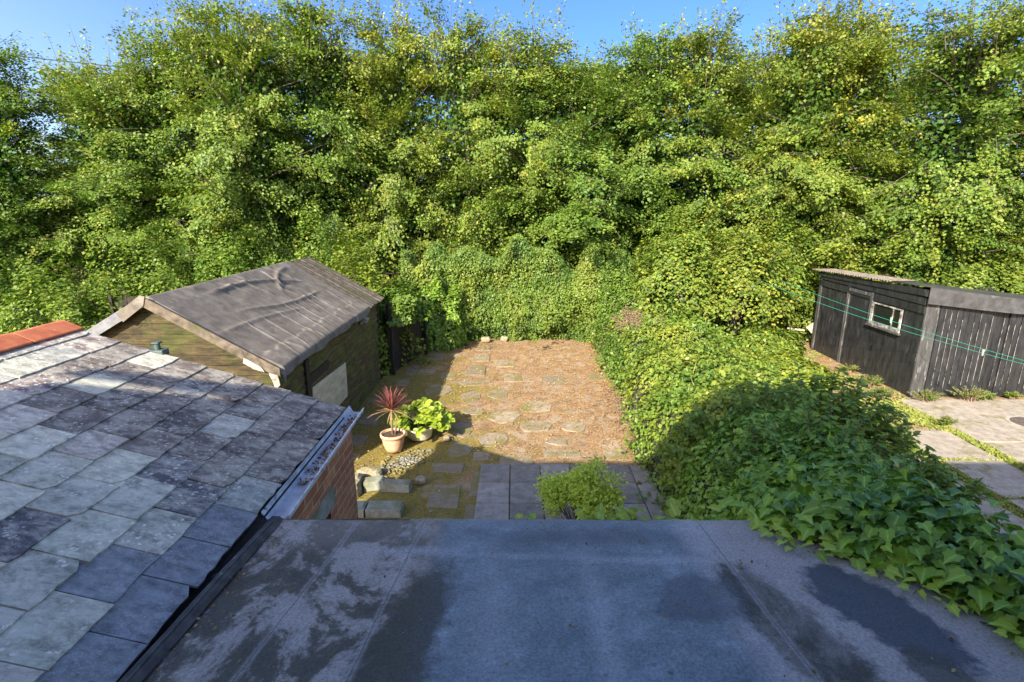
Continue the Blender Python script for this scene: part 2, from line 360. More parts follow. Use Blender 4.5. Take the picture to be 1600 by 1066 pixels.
def brick_mat():
    m = mat('red_brick', 0.85); t = NT(m); o = t.obj()
    x, y, z = t.sep(o)
    v = t.comb(t.math('ADD', x, y), z, 0.0)
    b = t.n.new('ShaderNodeTexBrick')
    t.l.new(v, b.inputs['Vector'])
    b.inputs['Scale'].default_value = 1.0
    b.inputs['Brick Width'].default_value = 0.225
    b.inputs['Row Height'].default_value = 0.075
    b.inputs['Mortar Size'].default_value = 0.006
    b.inputs['Mortar Smooth'].default_value = 0.2
    b.inputs['Color1'].default_value = (0.36, 0.12, 0.055, 1)
    b.inputs['Color2'].default_value = (0.50, 0.20, 0.09, 1)
    b.inputs['Mortar'].default_value = (0.48, 0.36, 0.26, 1)
    n = t.noise(o, 9, 9, 0.7)
    c = t.mix(b.outputs['Color'], t.ramp(n, [(0.3, 0.7), (0.7, 1.25)]), 1.0, 'MULTIPLY')
    t.color(c)
    t.bump(t.math('SUBTRACT', t.math('MULTIPLY', n, 0.3), b.outputs['Fac']), 0.7, 0.008)
    return m
M['brick'] = brick_mat()

# ------------------------------------------------------------------ builders
class MB:
    """collects faces, links them as ONE mesh object"""
    def __init__(s): s.v = []; s.f = []; s.c = []
    def quadmesh(s, vs, fs, col=(1, 1, 1, 1)):
        k = len(s.v); s.v += [tuple(p) for p in vs]
        for q in fs: s.f.append(tuple(i + k for i in q))
        s.c += [col] * len(vs)
    def box(s, lo, hi, col=(1, 1, 1, 1), M4=None):
        x0, y0, z0 = lo; x1, y1, z1 = hi
        vs = [Vector(p) for p in ((x0, y0, z0), (x1, y0, z0), (x1, y1, z0), (x0, y1, z0), (x0, y0, z1), (x1, y0, z1), (x1, y1, z1), (x0, y1, z1))]
        if M4 is not None: vs = [M4 @ p for p in vs]
        s.quadmesh(vs, [(0, 3, 2, 1), (4, 5, 6, 7), (0, 1, 5, 4), (1, 2, 6, 5), (2, 3, 7, 6), (3, 0, 4, 7)], col)
    def prism(s, poly, d, col=(1, 1, 1, 1)):
        """poly: 3D points of one face, extruded by vector d"""
        n = len(poly); d = Vector(d)
        vs = [Vector(p) for p in poly] + [Vector(p) + d for p in poly]
        fs = [tuple(range(n))[::-1], tuple(range(n, 2 * n))] + [(i, (i + 1) % n, (i + 1) % n + n, i + n) for i in range(n)]
        s.quadmesh(vs, fs, col)
    def tube(s, pts, rads, sides=6, col=(1, 1, 1, 1)):
        pts = [Vector(p) for p in pts]
        if isinstance(rads, (int, float)): rads = [rads] * len(pts)
        k = len(s.v)
        for i, (p, r) in enumerate(zip(pts, rads)):
            d = (pts[min(i + 1, len(pts) - 1)] - pts[max(i - 1, 0)]).normalized()
            a = d.orthogonal().normalized() if i == 0 else (a - d * a.dot(d)).normalized()
            b = d.cross(a)
            for j in range(sides):
                w = 2 * math.pi * j / sides
                s.v.append(tuple(p + a * (math.cos(w) * r) + b * (math.sin(w) * r))); s.c.append(col)
        for i in range(len(pts) - 1):
            for j in range(sides):
                q = k + i * sides
                s.f.append((q + j, q + (j + 1) % sides, q + sides + (j + 1) % sides, q + sides + j))
        s.f.append(tuple(k + j for j in range(sides))[::-1])
        s.f.append(tuple(k + (len(pts) - 1) * sides + j for j in range(sides)))
    def lathe(s, prof, centre=(0, 0, 0), n=28, col=(1, 1, 1, 1)):
        k = len(s.v); c = Vector(centre)
        for r, z in prof:
            for j in range(n):
                w = 2 * math.pi * j / n
                s.v.append((c.x + r * math.cos(w), c.y + r * math.sin(w), c.z + z)); s.c.append(col)
        for i in range(len(prof) - 1):
            for j in range(n):
                s.f.append((k + i * n + j, k + i * n + (j + 1) % n, k + (i + 1) * n + (j + 1) % n, k + (i + 1) * n + j))
        s.f.append(tuple(k + j for j in range(n))[::-1]); s.f.append(tuple(k + (len(prof) - 1) * n + j for j in range(n)))
    def build(s, name, m, parent=None, bevel=0.0, smooth=False, tint=False):
        me = bpy.data.meshes.new(name)
        me.from_pydata(s.v, [], s.f)
        if tint:
            a = me.color_attributes.new('tint', 'FLOAT_COLOR', 'POINT')
            a.data.foreach_set('color', np.array(s.c, dtype=np.float32).ravel())
        me.materials.append(m if not isinstance(m, str) else M[m])
        if smooth:
            me.polygons.foreach_set('use_smooth', [True] * len(me.polygons))
        o = bpy.data.objects.new(name, me); COL.objects.link(o)
        if parent: o.parent = parent
        if bevel:
            b = o.modifiers.new('bevel', 'BEVEL'); b.width = bevel; b.segments = 2; b.limit_method = 'ANGLE'
        return o

def tag(o, label=None, cat=None, group=None, kind=None):
    if label: o['label'] = label
    if cat: o['category'] = cat
    if group: o['group'] = group
    if kind: o['kind'] = kind
    return o

def empty(name, label, cat, loc=(0, 0, 0), group=None):
    o = bpy.data.objects.new(name, None); COL.objects.link(o)
    o.location = loc; o.empty_display_size = 0.2
    return tag(o, label, cat, group)

def part(mb, name, m, root, **k):
    """a part written in world coordinates under a root that is not at the origin"""
    o = mb.build(name, m, root, **k)
    o.location = -root.location
    return o

# leaf outlines: unit length along +y, folded along the midrib
L_SIMPLE = ([(0, 0, 0), (-0.36, 0.45, 0.07), (0, 1, -0.06), (0.36, 0.45, 0.07)], [(0, 2, 1), (0, 3, 2)])
L_OVAL = ([(0, 0, 0), (-0.27, 0.22, 0.05), (-0.36, 0.58, 0.07), (-0.16, 0.93, 0.0), (0, 1, -0.05), (0.16, 0.93, 0.0), (0.36, 0.58, 0.07), (0.27, 0.22, 0.05)],
          [(0, 4, 3, 2, 1), (0, 7, 6, 5, 4)])
L_POINT = ([(0, 0, 0), (-0.20, 0.22, 0.05), (-0.23, 0.5, 0.06), (-0.10, 0.8, 0), (0, 1, -0.10), (0.10, 0.8, 0), (0.23, 0.5, 0.06), (0.20, 0.22, 0.05), (0, 0.5, 0.0)],
           [(0, 8, 2, 1), (8, 4, 3, 2), (0, 7, 6, 8), (8, 6, 5, 4)])
L_IVY = ([(0, 0, 0), (-0.22, -0.14, 0.05), (-0.44, 0.06, 0.10), (-0.36, 0.28, 0.10), (-0.42, 0.50, 0.09), (-0.21, 0.62, 0.06), (0, 1, -0.12),
          (0.21, 0.62, 0.06), (0.42, 0.50, 0.09), (0.36, 0.28, 0.10), (0.44, 0.06, 0.10), (0.22, -0.14, 0.05), (0, 0.45, 0.0)],
         [(0, 12, 3, 2, 1), (12, 5, 4, 3), (12, 6, 5), (0, 11, 10, 9, 12), (12, 9, 8, 7), (12, 7, 6)])
L_BLADE = ([(-0.018, 0, 0), (0.018, 0, 0), (0.026, 0.35, 0.02), (-0.026, 0.35, 0.02), (0.018, 0.72, -0.03), (-0.018, 0.72, -0.03), (0, 1, -0.16)],
           [(0, 1, 2, 3), (3, 2, 4, 5), (5, 4, 6)])

def nrm(a): return a / np.maximum(np.linalg.norm(a, axis=1, keepdims=True), 1e-9)

def leaf_mesh(name, P, N, D, size, col, tmpl):
    tv = np.array(tmpl[0], dtype=np.float64); tf = tmpl[1]
    n = len(P); k = len(tv)
    z = nrm(N); y = nrm(D - z * np.sum(D * z, axis=1, keepdims=True)); x = np.cross(y, z)
    s = size.reshape(-1, 1)
    V = P[:, None, :] + s[:, :, None] * (tv[None, :, 0:1] * x[:, None, :] + tv[None, :, 1:2] * y[:, None, :] + tv[None, :, 2:3] * z[:, None, :])
    V = V.reshape(-1, 3)
    loop = np.concatenate([np.array(f) for f in tf]); lt = np.array([len(f) for f in tf])
    allloop = (np.arange(n)[:, None] * k + loop[None, :]).ravel()
    alltot = np.tile(lt, n); start = np.concatenate([[0], np.cumsum(alltot)[:-1]])
    me = bpy.data.meshes.new(name)
    me.vertices.add(len(V)); me.loops.add(len(allloop)); me.polygons.add(len(alltot))
    me.vertices.foreach_set('co', V.astype(np.float32).ravel())
    me.loops.foreach_set('vertex_index', allloop.astype(np.int32))
    me.polygons.foreach_set('loop_start', start.astype(np.int32))
    me.update(calc_edges=True)
    c = np.zeros((n, 4), dtype=np.float32); c[:, 0] = np.clip(col[0], 0, 1); c[:, 1] = np.clip(col[1], 0, 1); c[:, 3] = 1
    a = me.color_attributes.new('leafcol', 'FLOAT_COLOR', 'POINT')
    c = np.repeat(c, k, axis=0)
    if k == 13: c[:, 2] = np.tile(np.array([1] + [0] * 5 + [1] + [0] * 5 + [1.0]), n)
    a.data.foreach_set('color', c.ravel())
    return me

def leaf_obj(name, m, parent, *a):
    me = leaf_mesh(name, *a); me.materials.append(M[m])
    o = bpy.data.objects.new(name, me); COL.objects.link(o)
    if parent: o.parent = parent
    return o

def rnd(n, s=1.0): return RNG.normal(size=(n, 3)) * s

class Wob:
    """smooth pseudo noise from random sines"""
    def __init__(s, seed, f=1.0, n=9):
        g = np.random.default_rng(seed)
        a = g.uniform(0, 2 * np.pi, n); k = f * g.uniform(0.6, 1.9, n)
        s.kx, s.ky, s.kz = k * np.cos(a), k * np.sin(a), k * g.uniform(-1, 1, n); s.p = g.uniform(0, 6.28, n); s.n = n
    def __call__(s, x, y, z=0.0):
        r = 0
        for i in range(s.n): r = r + np.sin(s.kx[i] * x + s.ky[i] * y + s.kz[i] * z + s.p[i])
        return r / math.sqrt(s.n)

# ------------------------------------------------------------------ ground
def ground():
    n = 90
    mb = MB()
    xs = np.concatenate([np.linspace(-200, -14, 12), np.linspace(-13, 13, 60), np.linspace(14, 200, 12)])
    ys = np.concatenate([np.linspace(-120, -2, 8), np.linspace(-1, 19, 70), np.linspace(20, 260, 14)])
    vs = []
    for y in ys:
        for x in xs:
            z = 0.02 * mnoise.noise(Vector((x * 0.9, y * 0.9, 0))) - 0.015
            vs.append((x, y, z if abs(x) < 13.5 else -0.03))
    w = len(xs)
    fs = [(j * w + i, j * w + i + 1, (j + 1) * w + i + 1, (j + 1) * w + i) for j in range(len(ys) - 1) for i in range(w - 1)]
    mb.quadmesh(vs, fs)
    o = mb.build('ground', 'earth', smooth=True); o['kind'] = 'structure'
ground()

def flagstones():
    S = [(-1.04, 13.57, 0.49, 0.86), (-0.96, 14.7, 0.47, 0.66), (-0.96, 15.76, 0.4, 0.5), (-1.72, 13.01, 0.39, 0.44), (-0.05, 12.84, 0.44, 0.52), (-0.27, 14.16, 0.54, 0.62), (1.01, 12.75, 0.55, 0.51), (2.13, 13.01, 0.44, 0.53), (-1.85, 11.96, 0.57, 0.68), (-1.04, 12.5, 0.59, 0.40), (-1.02, 11.52, 0.45, 0.64), (-0.4, 11.73, 0.43, 0.58), (0.4, 10.91, 0.61, 0.58), (-0.88, 10.66, 0.42, 0.37), (-0.22, 10.36, 0.59, 0.58), (0.39, 9.88, 0.52, 0.48), (-1.02, 9.7, 0.34, 0.62), (-0.4, 9.23, 0.47, 0.52), (0.79, 9.16, 0.36, 0.28), (1.15, 9.86, 0.43, 0.48), (-0.99, 8.8, 0.38, 0.52), (-0.59, 8.54, 0.3, 0.33), (0.85, 8.68, 0.65, 0.30), (1.82, 8.63, 0.46, 0.40), (0.02, 8.42, 0.56, 0.32), (-1.14, 8.11, 0.54, 0.34), (-1.06, 7.23, 0.46, 0.62), (-0.46, 7.59, 0.48, 0.74), (-0.51, 6.79, 0.40, 0.40), (-1.1, 6.4, 0.5, 0.5), (-2.74, 13.58, 0.29, 0.95), (-2.79, 12.5, 0.33, 0.5), (-2.97, 9.16, 0.36, 0.47), (-2.87, 8.54, 0.27, 0.25), (-2.55, 15.76, 0.46, 0.63), (-2.28, 14.81, 0.44, 0.67), (-2.33, 13.38, 0.46, 0.46), (-3.1, 11.4, 0.4, 0.58), (-3.0, 10.19, 0.4, 0.57)]
    mb = MB()
    for i, (x, y, w, d) in enumerate(S):
        irregular = y < 12.8 and y > 8.7 and x > -2
        n = 9 if irregular else 4
        poly = []
        for k in range(n):
            if n == 4:
                a = [(-.5, -.5), (.5, -.5), (.5, .5), (-.5, .5)][k]
                poly.append((x + a[0] * w + random.uniform(-.02, .02), y + a[1] * d + random.uniform(-.03, .03)))
            else:
                t = 2 * math.pi * (k + random.uniform(-.25, .25)) / n
                q = random.uniform(.45, .62)
                poly.append((x + math.cos(t) * w * q * 1.1, y + math.sin(t) * d * q * 1.1))
        tn = random.uniform(.7, 1.1)
        tl = random.uniform(-.004, .006)
        mb.prism([(px, py, -0.04) for px, py in poly], (0, 0, 0.041 + tl * .4), (tn, tn * .98, tn * .94, 1))
    o = mb.build('garden_paving', 'slab', bevel=0.008, tint=True); o['kind'] = 'structure'
    mb = MB()
    for i in range(-1, 5):
        for j in range(0, 5):
            x0 = -0.08 + 0.5 * i; y0 = 5.78 + 0.605 * (j)
            if i == -1 and j > 3: continue
            if i == 4 and j > 4: continue
            tn = random.uniform(.7, 1.15)
            if y0 + .6 > 8.3: continue
            mb.box((x0 + .008, y0 + .008, -.04), (x0 + .492, y0 + .597, .026 + random.uniform(-.003, .004)), (tn, tn, tn * 1.02, 1))
    o = mb.build('patio', 'grey_tile', bevel=0.006, tint=True); o['kind'] = 'structure'
flagstones()

def neighbour_path():
    mb = MB()
    for (x0, x1, ys) in ((8.65, 11.6, [2.5, 4.6, 6.9, 9.1, 11.35]), (7.35, 8.38, [2.0, 3.3, 4.6, 5.9, 7.15, 8.4, 9.65]), (6.0, 7.1, [2.4, 3.6, 4.9, 6.1, 7.3, 8.5])):
        for a, b in zip(ys, ys[1:]):
            tn = random.uniform(.85, 1.1)
            mb.box((x0, a + .02, -.06), (x1, b - .02, .03 + random.uniform(-.006, .006)), (tn, tn * .98, tn * .95, 1))
    o = mb.build('yard_path', 'concrete', bevel=0.01, tint=True); o['kind'] = 'structure'
neighbour_path()

def manhole():
    r = empty('manhole_cover', 'dark oval iron manhole cover set in the pale concrete by the black shed', 'manhole cover', (10.35, 9.95, 0.03))
    mb = MB(); mb.lathe([(0.0, 0), (0.33, 0), (0.33, 0.012), (0.30, 0.016), (0.0, 0.016)], n=36)
    for k in range(-4, 5):
        w = math.sqrt(max(0.0, .28 ** 2 - (k * .06) ** 2)); mb.box((k * .06 - .012, -w, .012), (k * .06 + .012, w, .021))
    mb.build('cover', 'iron', r)
    mb = MB(); mb.lathe([(0.335, -0.002), (0.40, -0.002), (0.40, 0.008), (0.335, 0.008)], n=36); mb.f = mb.f[:-2]
    mb.build('frame', 'concrete', r, tint=True)
manhole()

# ------------------------------------------------------------------ the house behind the camera
def house():
    r = empty('house', 'pale rendered house with a gabled rear wing unseen behind the camera', 'house', (0, -0.35, 0))
    mb = MB()
    mb.box((-4.75, -9, -.1), (9.5, -.36, 5.6))
    part(mb, 'wall', 'render', r)
    mb = MB()
    mb.prism([(-1.75, -.36, 5.6), (2.55, -.36, 5.6), (.40, -.36, 7.35)], (0, -4, 0))
    part(mb, 'gable', 'render', r)
    mb = MB()
    mb.prism([(-4.8, -.2, 5.58), (-4.8, -.2, 5.7), (-4.8, -4.7, 8.5), (-4.8, -9.2, 5.7), (-4.8, -9.2, 5.58), (-4.8, -4.7, 8.38)], (14.4, 0, 0))
    part(mb, 'roof', 'roof_tile', r)
    mb = MB()
    mb.prism([(-1.85, -.25, 5.62), (.40, -.25, 7.42), (2.65, -.25, 5.62), (2.65, -.25, 5.5), (.40, -.25, 7.30), (-1.85, -.25, 5.5)], (0, -4, 0))
    part(mb, 'gable_roof', 'roof_tile', r)
house()

# ------------------------------------------------------------------ brick annexe with slate roof
def annexe():
    r = empty('brick_annexe', 'red brick lean-to annexe under an old slate roof with orange ridge tiles', 'annexe', (-3.6, 1.5, 0))
    XE, ZE, XR, ZR, YV = -1.41, 2.63, -3.62, 3.335, 4.13
    mb = MB()
    # right wall with doorway cut, built of boxes meeting end to end
    mb.box((-1.60, 3.45, -.05), (-1.35, 4.05, 2.12))
    mb.box((-1.60, 2.50, 2.285), (-1.35, 4.05, 2.548))
    mb.box((-1.60, 3.56, 2.122), (-1.35, 4.05, 2.283))
    mb.box((-1.60, -.35, -.05), (-1.36, 2.50, 2.5))
    # far gable wall
    mb.prism([(-1.602, 4.05, -.05), (-1.602, 4.05, 2.50), (-3.70, 4.05, 3.19), (-3.70, 4.05, -.05)], (0, -.22, 0))
    mb.box((-3.70, -.35, -.05), (-3.50, 3.82, 3.12))
    part(mb, 'wall', 'brick', r)
    mb = MB(); mb.box((-1.62, 2.45, 2.123), (-1.345, 3.555, 2.282))
    part(mb, 'lintel', M['block'], r, tint=True, bevel=.004)
    mb = MB(); mb.box((-1.56, 2.502, 0), (-1.52, 3.448, 2.118))
    part(mb, 'door', 'dark_void', r)  # near-black panel stands for the unlit inside of the doorway
    # boards under the slates
    mb = MB()
    mb.prism([(XE - .005, YV - .03, ZE - .045), (XR - .05, YV - .03, ZR - .035), (XR - .05, YV - .03, ZR - .095), (XE - .005, YV - .03, ZE - .095)], (0, -4.5, 0))
    part(mb, 'roof_deck', 'dark_wood', r)
    # slates
    sl = Vector((XR - XE, 0, ZR - ZE)); ln = sl.length; sd = sl.normalized(); nn = Vector((-sd.z, 0, sd.x)) * -1
    if nn.z < 0: nn = -nn
    rows = 10; ex = ln / rows
    GREY = [(.44, .45, .36), (.38, .38, .32), (.53, .52, .41), (.33, .33, .30), (.46, .41, .35)]
    PURP = [(.105, .083, .072), (.13, .105, .09), (.085, .07, .06), (.16, .13, .11)]
    BLUE = [(.20, .225, .26), (.22, .245, .275), (.185, .21, .245)]
    mb = MB()
    rr = random.Random(5)
    for i in range(rows):
        y = YV - (0.15 if i % 2 else 0.0)
        first = True
        while y > -.3:
            w = .295 + rr.uniform(-.02, .035)
            y1 = y if not (first and i % 2) else YV
            y0 = y - w
            L = ex * 1.9
            yc = (y0 + y1) / 2
            if i == 0 and yc < 2.60 or (i == 1 and 1.9 < yc < 2.1): c = rr.choice(BLUE); al = .12
            elif i == 0 and yc < 2.95: c = (.23, .25, .23); al = .6
            elif yc > 2.62 + .14 * (i - 1) - (.25 if i > 4 else 0) and i < 8 and rr.random() < .84: c = rr.choice(PURP); al = .5
            elif i >= 7 and rr.random() < .35: c = (.19, .14, .13); al = .9
            elif rr.random() < .12: c = (.10, .095, .105); al = .6
            else: c = rr.choice(GREY); al = rr.uniform(.6, 1)
            k = rr.uniform(.92, 1.10); c = tuple(q * k for q in c)
            p0 = Vector((XE, 0, ZE)) + sd * (ex * i + rr.uniform(-.006, .006)) + nn * (.020 + rr.uniform(0, .003))
            p1 = p0 + sd * min(L, ln - ex * i) + nn * (-.018 if i < rows - 1 else -.010)
            th = nn * rr.uniform(.009, .014)
            gp = .0035; sk = rr.uniform(-.006, .006); ch = rr.random()
            # bottom edge with small nibbles taken out of it
            m_ = 6
            bot = []
            for q in range(m_ + 1):
                yy = (y0 + gp) + (y1 - y0 - 2 * gp) * q / m_
                nib = rr.uniform(0, .010)
                if ch < .25 and q == 0: nib += rr.uniform(.01, .04)
                if ch > .8 and q == m_: nib += rr.uniform(.01, .035)
                bot.append(p0 + sd * (nib + sk * (q / m_ - .5)) + Vector((0, yy, 0)))
            top = [p1 + Vector((0, y1 - gp, 0)), p1 + Vector((0, y0 + gp, 0))]
            mb.prism([tuple(v) for v in bot + top], th, (*c, al))
            y = y0; first = False
    part(mb, 'slate_roof', 'slate', r, tint=True)
    # ridge tiles: angular clay, each one a countable tile
    rt = None
    for k in range(9):
        mb = MB(); y1 = YV + .01 - .46 * k; y0 = y1 - .452; h = .004 * (k % 2)
        mb.prism([(XR + .16, y1, ZR + .0 + h), (XR + .02, y1, ZR + .062 + h), (XR - .02, y1, ZR + .062 + h), (XR - .23, y1, ZR - .025 + h), (XR - .225, y1, ZR - .045 + h), (XR, y1, ZR + .036 + h), (XR + .155, y1, ZR - .018 + h)], (0, y0 - y1, 0))
        part(mb, 'ridge_tile', 'ridge_clay', r, bevel=.008)
    # lead-lined box gutter along the eave, narrower at the far end
    mb = MB()
    n = 14
    vs = []; prof = [(-.02, -.012), (-.02, .035), (.012, -.018), (.05, -.026), (.10, -.022), (.110, .010), (.118, .012), (.118, -.018), (.05, -.035)]
    for i in range(n + 1):
        y = 2.66 + (4.30 - 2.66) * i / n
        wk = 1.12 - .25 * i / n
        for a, b in prof: vs.append((XE - .005 + a * wk, y, 2.575 + b))
    m_ = len(prof)
    fs = [(i * m_ + j, i * m_ + (j + 1) % m_, (i + 1) * m_ + (j + 1) % m_, (i + 1) * m_ + j) for i in range(n) for j in range(m_)]
    fs += [tuple(range(m_)), tuple(n * m_ + j for j in range(m_))[::-1]]
    mb.quadmesh(vs, fs)
    gt = part(mb, 'gutter', 'lead', r)
    mb = MB(); mb.tube([(XE + .127, 2.66, 2.586), (XE + .113, 3.48, 2.586), (XE + .099, 4.30, 2.586)], .0055, 6)
    o = mb.build('gutter_lip', 'gutter_white', gt)
    # moss and dead leaves lying in the far half of the gutter
    P = np.stack([RNG.uniform(XE + .02, XE + .10, 260), RNG.uniform(3.05, 4.22, 260), RNG.uniform(2.552, 2.572, 260)], 1)
    o = leaf_obj('gutter_debris', 'dead_leaf', r, P, rnd(260, .5) + [0, 0, 1], rnd(260), RNG.uniform(.012, .035, 260), (RNG.uniform(0, .6, 260), RNG.uniform(0, .3, 260) * 0), L_SIMPLE)
    o.location = -r.location; o['kind'] = 'stuff'
    # little patina finial by the verge
    mb = MB(); zb = 2.63 + (2.95 - 1.41) * .3186
    mb.box((-3.02, 4.10, zb - .02), (-2.84, 4.19, zb + .035)); mb.tube([(-2.90, 4.14, zb), (-2.90, 4.14, zb + .09)], [.030, .022], 8)
    mb.box((-2.93, 4.11, zb + .08), (-2.87, 4.17, zb + .10))
    part(mb, 'verge_bracket', 'patina', r, bevel=.008)
annexe()

# ------------------------------------------------------------------ flat-roofed extension
def zf(y): return 2.60 + (2.62 - y) * .0875
def extension():
    r = empty('flat_roof_extension', 'single storey extension with a stained grey felt flat roof in the foreground', 'extension', (0, 1.2, 0))
    mb = MB()
    nx, ny = 90, 60
    x0, x1, y0, y1 = -1.30, 2.35, -.35, 2.62
    w = Wob(3, 2.2); w2 = Wob(4, 7)
    vs = []
    for j in range(ny + 1):
        for i in range(nx + 1):
            x = x0 + (x1 - x0) * i / nx; y = y0 + (y1 - y0) * j / ny
            z = zf(y) + .005 * float(w(x, y)) + .0015 * float(w2(x, y))
            # felt laps
            for s0 in (-.62, .98):
                dx = x - (s0 - .12 * (y - 2.3) * (-1 if s0 < 0 else -.2))
                z += .006 / (1 + math.exp(-dx * 120)) if s0 < 0 else -.006 / (1 + math.exp(-dx * 120))
            if y > 2.57: z -= (y - 2.57) * .25
            vs.append((x, y, z))
    fs = [(j * (nx + 1) + i, j * (nx + 1) + i + 1, (j + 1) * (nx + 1) + i + 1, (j + 1) * (nx + 1) + i) for j in range(ny) for i in range(nx)]
    mb.quadmesh(vs, fs)
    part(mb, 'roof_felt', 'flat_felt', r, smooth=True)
    mb = MB()
    mb.prism([(x0 - .02, y1 + .012, 2.585), (x0 - .02, y1 + .012, 2.40), (x0 - .02, y1 - .02, 2.40), (x0 - .02, y1 - .02, 2.575)], (x1 - x0 + .04, 0, 0))
    part(mb, 'drip_edge', 'upstand', r)
    mb = MB()
    mb.box((-1.30, -.34, -.05), (2.2, 2.50, 2.44))
    part(mb, 'wall', 'render', r)
    # kerb strip along the slates and the dark valley beside it
    mb = MB(); n = 24; vs = []
    for i in range(n + 1):
        y = -.34 + (2.60 + .34) * i / n; z = zf(y)
        jit = random.uniform(-.003, .003)
        for a, b in ((-1.49, 2.585), (-1.395, 2.595), (-1.365 + jit, z + .004), (-1.345, z + .022), (-1.305, z + .022), (-1.285 + jit, z + .004)):
            vs.append((a, y, b))
    fs = [(i * 6 + j, i * 6 + j + 1, (i + 1) * 6 + j + 1, (i + 1) * 6 + j) for i in range(n) for j in range(5)]
    mb.quadmesh(vs, fs)
    part(mb, 'upstand', 'upstand', r)
    mb = MB(); mb.tube([(-1.325, .2, zf(.2) + .026), (-1.318, 1.2, zf(1.2) + .027), (-1.325, 2.0, zf(2.0) + .026), (-1.315, 2.55, zf(2.55) + .026)], .0025, 5)
    part(mb, 'cable', 'patina', r)
extension()

def roof_debris():
    g = np.random.default_rng(88); n = 210
    x = g.uniform(-1.28, 1.9, n); y = g.uniform(1.2, 2.6, n); k = n // 3; x[:k] = np.abs(g.normal(0, .05, k)) - 1.27
    z = 2.60 + (2.62 - y) * .0875 + .014
    o = leaf_obj('roof_debris', 'dead_leaf', None, np.stack([x, y, z], 1), g.normal(size=(n, 3)) * .3 + [0, 0, 1], g.normal(size=(n, 3)), g.uniform(.006, .022, n), (g.uniform(0, .7, n), g.uniform(0, .8, n) ** 3), L_SIMPLE)
    tag(o, 'small dry leaf fragments scattered over the flat roof', 'leaf debris', kind='stuff')
roof_debris()

